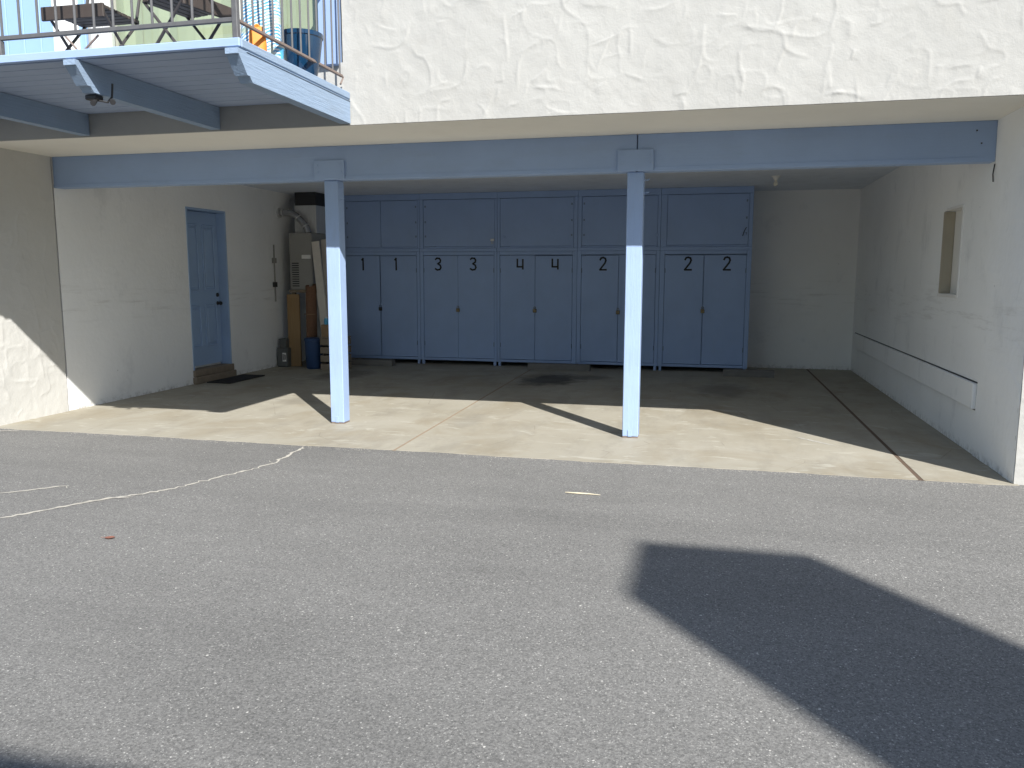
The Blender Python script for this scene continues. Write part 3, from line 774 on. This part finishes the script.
# ------------------------------------------------------------------ things on the balcony
DK = 2.956
def xchair(name, label, cx, cy, seat_z, w, d, rz, seat_mat):
    t = thing(name, label, 'chair', (cx, cy, DK))
    R = Matrix.Translation((cx, cy, 0)) @ Matrix.Rotation(rz, 4, 'Z')
    ns = 6
    for i in range(ns):
        y0 = -d / 2 + d * i / ns
        part('seat_slat', G().box((-w / 2, y0, seat_z - 0.012), (w / 2, y0 + d / ns - 0.010, seat_z + 0.012), 0.003, R), seat_mat, t)
    part('seat_apron', G().box((-w / 2 - 0.01, -d / 2 - 0.026, seat_z - 0.08), (w / 2 + 0.01, -d / 2 - 0.004, seat_z + 0.016), 0.004, R), seat_mat, t)
    for sx in (-1, 1):
        xx = sx * (w / 2 - 0.02)
        part('leg', G().tube([R @ Vector((xx, -d / 2 - 0.02, DK + 0.001)), R @ Vector((xx, d / 2, seat_z))], 0.011, 8), M_chair, t)
        part('leg', G().tube([R @ Vector((xx, d / 2 + 0.04, DK + 0.001)), R @ Vector((xx, -d / 2, seat_z - 0.02))], 0.011, 8), M_chair, t)
        part('back_rail', G().tube([R @ Vector((xx, d / 2 - 0.02, seat_z)), R @ Vector((xx, d / 2 + 0.10, seat_z + 0.42))], 0.011, 8), M_chair, t)
    part('stretcher', G().tube([R @ Vector((-w / 2 + 0.02, -d / 2 + 0.0, DK + 0.03)), R @ Vector((w / 2 - 0.02, -d / 2 + 0.0, DK + 0.03))], 0.009, 8), M_chair, t)
    for k in range(2):
        zz = seat_z + 0.22 + 0.12 * k; yy = d / 2 - 0.02 + 0.12 * (zz - seat_z) / 0.42
        part('back_slat', G().box((-w / 2, yy - 0.025, zz), (w / 2, yy - 0.010, zz + 0.07), 0.003, R), seat_mat, t)
    return t
xchair('folding_chair', 'folding chair with broad dark brown seat at the left end of the balcony', -4.17, -1.92, 3.40, 0.50, 0.40, 0.03, M_slat)
xchair('folding_chair', 'dark slatted folding chair turned sideways near the balcony corner', -3.34, -1.98, 3.40, 0.42, 0.40, 1.35, M_slat)

# V-shaped trestle in front of the left chair
tr = thing('plant_trestle', 'thin brown V-shaped iron stand under the broad brown chair seat', 'stand', (-4.19, -2.28, DK))
part('strut', G().tube([(-4.115, -2.28, 3.165), (-3.992, -2.28, 3.035)], 0.007, 6), M_rust, tr)
part('strut', G().tube([(-3.835, -2.28, 3.150), (-3.988, -2.28, 3.035)], 0.007, 6), M_rust, tr)
part('foot', G().tube([(-3.99, -2.28, 3.04), (-3.99, -2.28, DK + 0.001)], 0.007, 6), M_rust, tr)
tr.location.x = -3.99
for ch in tr.children: ch.location.x += -4.19 + 3.99

# blue glazed pot
pt = thing('plant_pot', 'glossy dark blue ceramic pot standing by the right balcony railing', 'pot', (-2.72, -1.52, DK))
part('pot_body', G().lathe([(0.085, 0.001), (0.11, 0.03), (0.135, 0.14), (0.150, 0.26), (0.155, 0.30), (0.162, 0.305), (0.162, 0.335), (0.148, 0.338), (0.145, 0.30)], (-2.69, -1.50, DK), 28), M_pot, pt, True)
part('soil', G().lathe([(0.12, 0.27), (0.143, 0.29), (0.06, 0.305), (0.01, 0.308)], (-2.69, -1.50, DK), 20), M_soil, pt, True)

# striped tote bag, orange bag and a small aqua tub behind the corner of the railing
def sack(name, label, cat, c, w, d, h, mat, seed, parts=True, rz=0.0, hmat=None):
    r = random.Random(seed)
    t = thing(name, label, cat, c)
    g = G(); nu, nl = 24, 9; vs = []
    R = Matrix.Rotation(rz, 3, 'Z')
    for l in range(nl):
        z = h * l / (nl - 1)
        sq = 1 - 0.12 * (l / (nl - 1)) ** 2
        for k in range(nu):
            a = 2 * math.pi * k / nu
            cx = math.copysign(abs(math.cos(a)) ** 0.55, math.cos(a)); cy = math.copysign(abs(math.sin(a)) ** 0.55, math.sin(a))
            bul = 1 + 0.06 * math.sin(math.pi * l / (nl - 1)) + 0.03 * math.sin(3 * a + l * 0.9 + seed)
            p = R @ Vector((cx * w / 2 * bul * sq, cy * d / 2 * bul * (1 - 0.45 * (l / (nl - 1)) ** 2), 0))
            vs.append((c[0] + p.x, c[1] + p.y, c[2] + 0.001 + z + (r.uniform(-0.008, 0.008) if l == nl - 1 else 0)))
    fs = [(l * nu + k, l * nu + (k + 1) % nu, (l + 1) * nu + (k + 1) % nu, (l + 1) * nu + k) for l in range(nl - 1) for k in range(nu)]
    fs.append(tuple(range(nu))[::-1]); fs.append(tuple((nl - 1) * nu + k for k in range(nu)))
    g.add(vs, fs); part('bag_body', g, mat, t, True)
    for s in (-1, 1):
        pts = []
        for k in range(9):
            u = k / 8
            p = R @ Vector(((u - 0.5) * w * 0.5, s * d * 0.22, 0))
            pts.append((c[0] + p.x, c[1] + p.y, c[2] + h - 0.02 + 0.32 * w * math.sin(math.pi * u)))
        part('handle', G().tube(pts, 0.008, 6), hmat or mat, t, True)
    return t
sack('tote_bag', 'tall blue and white striped tote bag behind the balcony corner', 'bag', (-2.73, -2.0, DK), 0.27, 0.15, 0.52, M_stripe, 3, rz=0.35)
sack('paper_bag', 'bright orange paper bag on the balcony beside the striped tote', 'bag', (-2.64, -2.21, DK), 0.11, 0.09, 0.18, M_orange, 5, rz=0.5, hmat=M_orange)
tb = thing('plastic_tub', 'small aqua plastic tub between the orange bag and the blue pot', 'tub', (-2.60, -1.93, DK))
part('tub_body', G().lathe([(0.030, 0.001), (0.036, 0.04), (0.040, 0.09), (0.043, 0.095), (0.043, 0.105), (0.038, 0.105), (0.036, 0.09)], (-2.62, -1.98, DK), 20), M_aqua, tb, True)
part('lid', G().lathe([(0.045, 0.106), (0.045, 0.115), (0.035, 0.12), (0.01, 0.121)], (-2.62, -1.98, DK), 20), M_white, tb, True)
# hanging chain by the window
cc = thing('wind_chime', 'dark hanging chain and rings in front of the pale green blind', 'chime', (-2.75, -1.75, 3.35))
for k in range(9):
    z = 3.35 + 0.028 * k
    pts = []
    for i in range(13):
        a = 2 * math.pi * i / 12
        o = (0.010 * math.cos(a), 0, 0.018 * math.sin(a)) if k % 2 else (0, 0.010 * math.cos(a), 0.018 * math.sin(a))
        pts.append((-2.75 + o[0], -1.75 + o[1], z + o[2]))
    part('chain_link', G().tube(pts, 0.003, 5, caps=False), M_dark, cc)
part('ring', G().tube([(-2.75 + 0.04 * math.cos(a * math.pi / 8), -1.75, 3.30 + 0.03 * math.sin(a * math.pi / 8)) for a in range(17)], 0.006, 6, caps=False), M_dark, cc)
part('hanger', G().tube([(-2.75, -1.75, 3.58), (-2.75, -1.75, 4.6), (-2.75, YU - 0.02, 4.6)], 0.004, 6), M_dark, cc)

# ------------------------------------------------------------------ storage cabinets
def digit_strokes(d):
    if d == '1': return [[(0.0, 0.095), (0.0, -0.095)], [(-0.022, 0.07), (0.0, 0.095)]]
    if d == '3': return [[(-0.045, 0.075), (-0.02, 0.095), (0.025, 0.09), (0.042, 0.062), (0.036, 0.03), (-0.005, 0.005), (0.036, -0.02), (0.048, -0.055), (0.03, -0.088), (-0.015, -0.095), (-0.048, -0.075)]]
    if d == '4': return [[(-0.045, 0.075), (-0.045, -0.045), (0.045, -0.045)], [(0.045, 0.07), (0.045, -0.08)]]
    if d == '2': return [[(-0.045, 0.06), (-0.030, 0.088), (0.0, 0.097), (0.034, 0.084), (0.044, 0.052), (0.030, 0.012), (-0.048, -0.092), (0.052, -0.092)]]
def number(d, x, y, z, parent, w=0.0135):
    g = G()
    for st in digit_strokes(d):
        for a, b in zip(st[:-1], st[1:]):
            a = Vector(a); b = Vector(b); t = (b - a).normalized(); nn = Vector((-t.y, t.x)) * w
            a2 = a - t * w * 0.6; b2 = b + t * w * 0.6
            q = [a2 - nn, b2 - nn, b2 + nn, a2 + nn]
            g.add([(x + p.x, y - 0.0015, z + p.y) for p in q] + [(x + p.x, y + 0.0, z + p.y) for p in q],
                  [(0, 1, 2, 3), (0, 4, 5, 1), (1, 5, 6, 2), (2, 6, 7, 3), (3, 7, 4, 0)])
        y -= 0.0004
    return part('number', g, M_black, parent)
bays = [(-5.72, -4.294, '1', 'two small upper doors, below the ceiling next to the furnace'), (-4.294, -2.978, '3', 'standing between the 1 and 4 cabinets'), (-2.978, -1.674, '4', 'in the middle of the row'),
        (-1.674, -0.392, '2', 'partly hidden behind the right post'), (-0.392, 0.958, '2', 'at the right end of the row')]
digit_x = {0: (-5.304, -4.713), 1: (-3.978, -3.38), 2: (-2.597, -2.028), 3: (-1.267, -0.72), 4: (0.031, 0.605)}
edges = [(-5.63, -5.00, -4.352), (-4.229, -3.638, -3.029), (-2.928, -2.35, -1.75), (-1.606, -1.02, -0.452), (-0.315, 0.268, 0.886)]
names_lab = ['tall blue plywood cabinet marked 1 1 with paired upper doors beside the furnace',
             'tall blue plywood cabinet marked 3 3, second in the row',
             'tall blue plywood cabinet marked 4 4 in the middle of the row',
             'tall blue plywood cabinet marked 2 partly hidden behind the right carport post',
             'tall blue plywood cabinet marked 2 2 at the right end of the row']
for i, (x0, x1, dg, _) in enumerate(bays):
    ca = thing('storage_cabinet', names_lab[i], 'cabinet', ((x0 + x1) / 2, YC + 0.3, 0.0), 'numbered storage cabinets along the back wall')
    e = 0.0015
    zt = 2.788
    part('carcass', G().box((x0 + e, YC + 0.06, 0.075), (x0 + 0.02, YB - 0.01, zt)).box((x1 - 0.02, YC + 0.06, 0.075), (x1 - e, YB - 0.01, zt))
         .box((x0 + 0.02, YC + 0.06, 0.075), (x1 - 0.02, YB - 0.01, 0.095)).box((x0 + 0.02, YC + 0.06, 1.86), (x1 - 0.02, YB - 0.01, 1.88))
         .box((x0 + 0.02, YC + 0.06, zt - 0.02), (x1 - 0.02, YB - 0.01, zt)).box((x0 + 0.02, YB - 0.03, 0.095), (x1 - 0.02, YB - 0.01, zt - 0.02)), M_blue_c, ca)
    xa, xm, xb = edges[i]
    # lower cabinet face stands a little proud of the upper one
    yl = YC; yu = YC + 0.016
    part('stile', G().box((x0 + e, yl, 0.07), (xa - 0.004, YC + 0.058, 1.853), 0.003), M_blue_c, ca)
    part('stile', G().box((xb + 0.004, yl, 0.07), (x1 - e, YC + 0.058, 1.853), 0.003), M_blue_c, ca)
    part('face_rail', G().box((xa - 0.003, yl + 0.001, 0.07), (xb + 0.003, YC + 0.058, 0.112), 0.003), M_blue_c, ca)
    part('face_rail', G().box((xa - 0.003, yl + 0.001, 1.795), (xb + 0.003, YC + 0.058, 1.853), 0.003), M_blue_c, ca)
    part('face_rail', G().box((x0 + e, yl - 0.006, 1.854), (x1 - e, YC + 0.058, 1.905), 0.003), M_blue_c, ca)
    part('face_rail', G().box((x0 + e, yu, 2.69), (x1 - e, YC + 0.058, zt), 0.003), M_blue_c, ca)
    ua = xa + (0.02 if i in (0, 4) else 0.0); ub = xb + (0.02 if i == 0 else 0.01)
    part('stile', G().box((x0 + e, yu, 1.906), (ua - 0.004, YC + 0.058, 2.689), 0.003), M_blue_c, ca)
    part('stile', G().box((ub + 0.004, yu, 1.906), (x1 - e, YC + 0.058, 2.689), 0.003), M_blue_c, ca)
    # lower pair of doors
    tilt = random.uniform(-0.002, 0.002)
    gp = (0.007, 0.002, 0.003, 0.004, 0.0045)[i]
    for k, (a, b) in enumerate(((xa + random.uniform(0, 0.003), xm - gp), (xm + gp * random.uniform(0.4, 1), xb - random.uniform(0, 0.003)))):
        yo = yl + 0.004 + random.uniform(0.0, 0.006)
        d = part('door', G().box((a, yo, 0.118), (b, yo + 0.019, 1.789 - random.uniform(0.0, 0.008)), 0.0025), M_blue_c, ca)
        number(dg, digit_x[i][k], yo - 0.0006, 1.652, d)
        hx = a + 0.004 if k == 0 else b - 0.004
        for hz in (0.35, 1.55):
            part('hinge', G().tube([(hx, yo - 0.004, hz - 0.035), (hx, yo - 0.004, hz + 0.035)], 0.006, 8), M_hinge, d)
    hz = {0: 0.93, 1: 0.925, 2: 0.93, 3: 0.92, 4: 0.955}[i]
    hs = part('hasp', G().box((xm - 0.05, yl - 0.002, hz + 0.03), (xm + 0.05, yl + 0.004, hz + 0.062), 0.002), M_blue_c, ca)
    part('padlock', G().box((xm - 0.028, yl - 0.028, hz - 0.05), (xm + 0.028, yl - 0.006, hz + 0.008), 0.004)
         .tube([(xm - 0.014, yl - 0.016, hz + 0.006), (xm - 0.014, yl - 0.016, hz + 0.036), (xm - 0.007, yl - 0.016, hz + 0.046), (xm + 0.007, yl - 0.016, hz + 0.046), (xm + 0.014, yl - 0.016, hz + 0.036), (xm + 0.014, yl - 0.016, hz + 0.006)], 0.004, 6),
         M_brass if i else M_dark, hs)
    # upper door(s)
    ups = ((ua, xm + 0.02 - 0.003), (xm + 0.02 + 0.003, ub)) if i == 0 else ((ua, ub),)
    for k, (a, b) in enumerate(ups):
        yo = yu + 0.004 + random.uniform(0, 0.005)
        d = part('upper_door', G().box((a, yo, 1.935), (b, yo + 0.018, 2.684), 0.0025), M_blue_c, ca)
        hx = b - 0.03 if (i in (2,) or k == 1) else a + 0.03
        if i == 4: hx = b - 0.03
        for z in (2.10, 2.33, 2.58):
            part('hinge', G().box((hx - 0.011, yo - 0.004, z - 0.016), (hx + 0.011, yo + 0.001, z + 0.016), 0.0015), M_hinge, d)
    part('face_rail', G().box((ua, yu + 0.002, 1.9065), (ub, YC + 0.058, 1.931), 0.002), M_blue_c, ca)
    if i in (1, 2, 3, 4):
        lx, lz = {1: (xb - 0.03, 2.035), 2: (xa + 0.05, 2.08), 3: (xb - 0.0, 2.085), 4: (xb - 0.05, 2.09)}[i]
        lt = part('latch', G().box((lx - 0.03, yu - 0.006, lz - 0.018), (lx + 0.03, yu + 0.002, lz + 0.018), 0.002), M_steel if i == 1 else M_blue_c, ca)
        if i == 4: part('latch_bar', G().tube([(lx + 0.03, yu - 0.008, lz + 0.10), (lx, yu - 0.010, lz + 0.04), (lx - 0.02, yu - 0.008, lz - 0.03)], 0.006, 6), M_dark, lt)
        if i == 1: part('latch_loop', G().tube([(lx - 0.012, yu - 0.008, lz - 0.01), (lx - 0.012, yu - 0.012, lz - 0.06), (lx + 0.012, yu - 0.012, lz - 0.06), (lx + 0.012, yu - 0.008, lz - 0.01)], 0.005, 6), M_steel, lt)
    for fxx in ((x0 + 0.04), (x1 - 0.04)):
        part('foot', G().box((fxx - 0.02, YC + 0.005, 0.001), (fxx + 0.02, YC + 0.045, 0.069), 0.002), M_blue_c, ca)
        part('foot', G().box((fxx - 0.02, YB - 0.08, 0.001), (fxx + 0.02, YB - 0.04, 0.074), 0.002), M_blue_c, ca)

# ------------------------------------------------------------------ wheel stops
def wstop(x0, x1, y, lab):
    t = thing('wheel_stop', lab, 'wheel stop', ((x0 + x1) / 2, y, 0.0), 'wheel stops in front of the cabinets')
    prof = [(y - 0.075, 0.001), (y - 0.055, 0.085), (y - 0.04, 0.1), (y + 0.04, 0.1), (y + 0.055, 0.085), (y + 0.075, 0.001)]
    part('block', G().prism(prof, 0, x0, x1), M_stop, t)
    for x in (x0 + 0.2, x1 - 0.2):
        part('anchor_pin', G().tube([(x, y, 0.09), (x, y, 0.108)], 0.012, 8), M_rust, t)
wstop(-5.45, -4.62, 4.95, 'low concrete wheel stop just right of the left post, by the leftmost cabinet')
wstop(-2.38, -1.40, 5.05, 'longest wheel stop, behind the round oil stain in mid carport')
wstop(0.60, 1.32, 4.95, 'low concrete wheel stop near the bare back wall')

# ------------------------------------------------------------------ ceiling bulbs
for (x, y, lab) in ((1.174, 4.19, 'bare bulb holder on the ceiling near the back right corner'), (-3.32, 0.62, 'bare bulb holder on the ceiling behind the left post')):
    t = thing('bulb_holder', lab, 'light', (x, y, ZC), 'bare bulb holders on the ceiling')
    part('base', G().lathe([(0.06, -0.001), (0.06, -0.012), (0.04, -0.02), (0.03, -0.05), (0.028, -0.052)], (x, y, ZC), 18), M_white, t, True)
    part('bulb', G().lathe([(0.014, -0.052), (0.016, -0.065), (0.028, -0.09), (0.03, -0.105), (0.022, -0.125), (0.004, -0.133)], (x, y, ZC), 16), M_cream, t, True)

# ------------------------------------------------------------------ furnace corner
fu = thing('furnace', 'grey wall furnace with louvred vent and silver flue in the back left corner', 'furnace', (-6.01, 4.85, 0.0))
FX0, FX1, FY0, FY1 = -6.21, -5.815, 4.55, 5.15
part('cabinet_body', G().box((FX0, FY0, 1.235), (FX1, FY1, 2.14), 0.008), M_furn, fu)
vp = part('access_panel', G().box((FX0 + 0.015, FY0 - 0.008, 1.25), (FX1 - 0.015, FY0 - 0.001, 1.72), 0.003), M_furn, fu)
for k in range(11):
    z = 1.29 + 0.036 * k
    part('louvre', G().box((FX0 + 0.045, FY0 - 0.013, z), (FX0 + 0.165, FY0 - 0.0085, z + 0.017), 0.001), M_dark, vp)
part('rating_plate', G().box((FX0 + 0.22, FY0 - 0.011, 1.73), (FX1 - 0.02, FY0 - 0.001, 1.79), 0.001), M_white, fu)
pln = part('plenum', G().box((FX0 + 0.02, FY0 + 0.17, 2.141), (FX1 + 0.01, FY1, 2.58), 0.004), M_steel, fu)
for k in range(7):
    x = FX0 + 0.05 + 0.052 * k
    part('plenum_rib', G().box((x, FY0 + 0.163, 2.15), (x + 0.012, FY0 + 0.17, 2.57), 0.003), M_steel, pln)
part('plenum_collar', G().box((FX0 + 0.03, FY0 + 0.18, 2.581), (FX1, FY1 - 0.02, ZC - 0.002), 0.002), M_dark, fu)
fpts = [(-6.40, 4.62, 2.46), (-6.27, 4.62, 2.465), (-6.18, 4.62, 2.45), (-6.10, 4.62, 2.41), (-6.03, 4.62, 2.345), (-5.97, 4.62, 2.28), (-5.92, 4.62, 2.21), (-5.90, 4.62, 2.139)]
M_flue = simple('flue_metal', (0.45, 0.45, 0.46), 0.25, metal=0.95, var=0.15, scale=14)
fp = part('flue_pipe', G().tube(fpts, 0.052, 16), M_flue, fu, True)
for (a, b) in ((0, 1), (3, 4), (5, 6)):
    A = Vector(fpts[a]); B = Vector(fpts[b]); m_ = A.lerp(B, 0.5)
    part('flue_seam', G().tube([m_ - (B - A).normalized() * 0.008, m_ + (B - A).normalized() * 0.008], 0.0565, 16), M_steel, fp, True)
part('flue_collar', G().tube([(-6.412, 4.62, 2.46), (-6.385, 4.62, 2.46)], 0.075, 18), M_steel, fp, True)

st = thing('furnace_stand', 'rough timber stand carrying the furnace', 'stand', (-6.01, 4.85, 0.0))
part('platform', G().box((FX0 - 0.03, FY0 - 0.0, 1.19), (FX1 + 0.03, FY1 + 0.02, 1.233), 0.003), M_woodold, st)
for x in (FX0, FX1 - 0.06):
    for y in (FY0 + 0.02, FY1 - 0.08):
        part('leg', G().box((x, y, 0.001), (x + 0.06, y + 0.06, 1.189), 0.003), M_woodold, st)

def lean_board(name, label, cat, base, top, w, th, mat, grp=None):
    b = Vector(base); t = Vector(top); L = (t - b).length
    zax = (t - b).normalized(); xax = Vector((1, 0, 0)); xax = (xax - zax * xax.dot(zax)).normalized(); yax = zax.cross(xax)
    R = Matrix((xax, yax, zax)).transposed().to_4x4(); R = Matrix.Translation(b) @ R
    o = part(name, G().box((-w / 2, -th / 2, 0.0), (w / 2, th / 2, L), 0.003, R), mat, None)
    return tag(o, label, cat, grp)
lean_board('wood_plank', 'bare brown plank leaning upright below the furnace', 'plank', (-6.13, 4.485, 0.002), (-6.15, 4.515, 1.165), 0.215, 0.03, M_wood)
lean_board('pale_board', 'longest pale narrow board leaning beside the furnace', 'board', (-5.53, 4.47, 0.004), (-5.735, 4.53, 2.00), 0.13, 0.03, M_board)
lean_board('pale_board', 'second pale board leaning behind the left post next to the longest one', 'board', (-5.50, 4.60, 0.004), (-5.70, 4.76, 2.04), 0.11, 0.025, M_board)
# rolled rug
ru = thing('rolled_rug', 'brown rolled rug standing on end between plank and pale boards', 'rug', (-5.86, 4.52, 0.0))
sp = G(); vs = []; turns = 3.2; m = 70
for k in range(m):
    a = turns * 2 * math.pi * k / (m - 1); r = 0.03 + 0.052 * k / (m - 1)
    for dr_ in (0.0, 0.011):
        for z in (0.003, 1.31):
            vs.append((-5.86 + (r + dr_) * math.cos(a) + (0.02 if z > 1 else 0), 4.53 + (r + dr_) * math.sin(a), z + 0.02 * math.sin(a) * (z > 1)))
fs = []
for k in range(m - 1):
    o = 4 * k; p = o + 4
    fs += [(o, p, p + 1, o + 1), (o + 2, o + 3, p + 3, p + 2), (o, o + 2, p + 2, p), (o + 1, p + 1, p + 3, o + 3)]
fs += [(0, 1, 3, 2), (4 * m - 4, 4 * m - 2, 4 * m - 1, 4 * m - 3)]
sp.add(vs, fs)
part('rug_roll', sp, M_rug, ru, True)
part('tie', G().tube([(-5.86 + 0.098 * math.cos(a * math.pi / 8), 4.53 + 0.098 * math.sin(a * math.pi / 8), 0.85) for a in range(17)], 0.005, 6, caps=False), M_card, ru)
# blue bin with box on its lid
bb = thing('blue_bin', 'dark blue plastic bin on the floor beside the rolled rug', 'bin', (-5.70, 4.36, 0.0))
part('bin_body', G().lathe([(0.11, 0.002), (0.125, 0.02), (0.14, 0.44), (0.147, 0.445), (0.147, 0.465), (0.133, 0.465), (0.13, 0.44)], (-5.70, 4.30, 0), 24), M_bluebin, bb, True)
part('bin_lid', G().lathe([(0.149, 0.466), (0.149, 0.48), (0.12, 0.492), (0.02, 0.496)], (-5.70, 4.30, 0), 24), M_bluebin, bb, True)
cb = thing('wooden_crate', 'brown open wooden crate behind the left post', 'crate', (-5.42, 4.30, 0.0))
for z in (0.0, 0.13, 0.26, 0.39):
    for (lo, hi) in (((-5.50, 4.12), (-5.14, 4.135)), ((-5.50, 4.455), (-5.14, 4.47)), ((-5.50, 4.136), (-5.485, 4.454)), ((-5.155, 4.136), (-5.14, 4.454))):
        part('slat', G().box((*lo, z + 0.002), (*hi, z + 0.10), 0.002), M_woodold, cb)
part('crate_top', G().box((-5.505, 4.115, 0.495), (-5.135, 4.475, 0.515), 0.003), M_woodold, cb)
cx = thing('carton', 'small brown cardboard carton on top of the wooden crate', 'box', (-5.42, 4.25, 0.516))
part('box_body', G().box((-5.495, 4.16, 0.517), (-5.345, 4.34, 0.70), 0.003), M_card, cx)
part('flap', G().box((-5.495, 4.16, 0.701), (-5.423, 4.34, 0.705)).box((-5.417, 4.16, 0.701), (-5.345, 4.34, 0.705)), M_card, cx)
jr = thing('glass_jar', 'small pale blue jar standing on the cardboard carton', 'jar', (-5.43, 4.22, 0.706))
part('jar_body', G().lathe([(0.03, 0.001), (0.036, 0.01), (0.036, 0.08), (0.028, 0.095), (0.028, 0.1)], (-5.43, 4.22, 0.706), 16), M_aqua, jr, True)
part('lid', G().lathe([(0.031, 0.101), (0.031, 0.12), (0.02, 0.122)], (-5.43, 4.22, 0.706), 16), M_steel, jr, True)
# grey cases on the floor by the wall
k1 = thing('grey_case', 'dark grey case with a white label on the floor against the left wall', 'case', (-6.28, 4.42, 0.0))
part('case_body', G().box((-6.39, 4.36, 0.002), (-6.20, 4.60, 0.31), 0.012), M_greybox, k1)
lb = part('label_card', G().box((-6.29, 4.356, 0.09), (-6.225, 4.3595, 0.23)), M_white, k1)
part('label_print', G().box((-6.283, 4.3545, 0.11), (-6.270, 4.3558, 0.21)).box((-6.262, 4.3545, 0.11), (-6.252, 4.3558, 0.21)).box((-6.245, 4.3545, 0.12), (-6.232, 4.3558, 0.20)), M_black, lb)
k2 = thing('small_case', 'smaller dark grey box stacked on the labelled grey case', 'case', (-6.28, 4.46, 0.311))
part('case_body', G().box((-6.36, 4.38, 0.312), (-6.23, 4.56, 0.43), 0.008), M_greybox, k2)
part('case_lid', G().box((-6.363, 4.377, 0.431), (-6.227, 4.563, 0.452), 0.004), M_greybox, k2)
# conduit and boxes on the left wall
el = thing('electrical_conduit', 'grey conduit with small junction boxes on the left wall by the furnace', 'conduit', (XL + 0.02, 4.40, 1.2))
part('pipe', G().tube([(XL + 0.018, 4.40, 1.05), (XL + 0.018, 4.40, 1.95)], 0.012, 8), M_furn, el)
for z in (1.28, 1.66):
    part('junction_box', G().box((XL + 0.001, 4.35, z), (XL + 0.045, 4.43, z + 0.08), 0.004), M_furn if z > 1.3 else M_dark, el)

dm = part('doormat', G().box((XL + 0.10, 2.35, 0.002), (XL + 0.46, 3.25, 0.016), 0.004), M_mat, None)
tag(dm, 'thin black rubber doormat in front of the blue entry door', 'doormat')

# ------------------------------------------------------------------ building across the yard (behind the camera, casts the yard's shadows)
KS = math.cos(math.radians(SUN_AZ)) * ce / math.sin(math.radians(SUN_EL)) * -1      # shadow shift in +y per metre of height
KX = math.sin(math.radians(SUN_AZ)) * ce / math.sin(math.radians(SUN_EL))           # shadow shift in -x per metre of height
EZ = 5.4
ey = -5.40 - KS * EZ
nb = thing('neighbour_building', 'cream stucco house across the yard with a flat roof and square chimney', 'house', (0, ey - 5, 0))
part('wall', G().box((-3.5, ey - 9.5, -0.05), (9.5, ey - 0.5, EZ - 0.2)), M_stucco, nb)
rf = part('roof', G().box((-4.0, ey - 10, EZ - 0.2), (10.0, ey, EZ), 0.02), M_white, nb)
CZ = 8.1
cy1 = -2.88 - KS * CZ; cx0 = 0.03 + KX * CZ
chm = part('chimney', G().box((cx0, cy1 - 0.80, EZ - 0.01), (cx0 + 0.92, cy1, CZ - 0.0), 0.01), M_stucco, rf)
for i in range(3):
    x = -2.5 + 4 * i
    for z in (0.9, 2.75):
        w_ = part('window', G().box((x, ey - 0.52, z), (x + 1.5, ey - 0.46, z + 1.3), 0.01), M_frame, nb)
        part('pane', G().box((x + 0.07, ey - 0.458, z + 0.07), (x + 1.43, ey - 0.452, z + 1.23)), M_glass, w_)
        part('shade', G().box((x + 0.06, ey - 0.4595, z + 0.06), (x + 1.44, ey - 0.459, z + 1.24)), M_dark, w_)
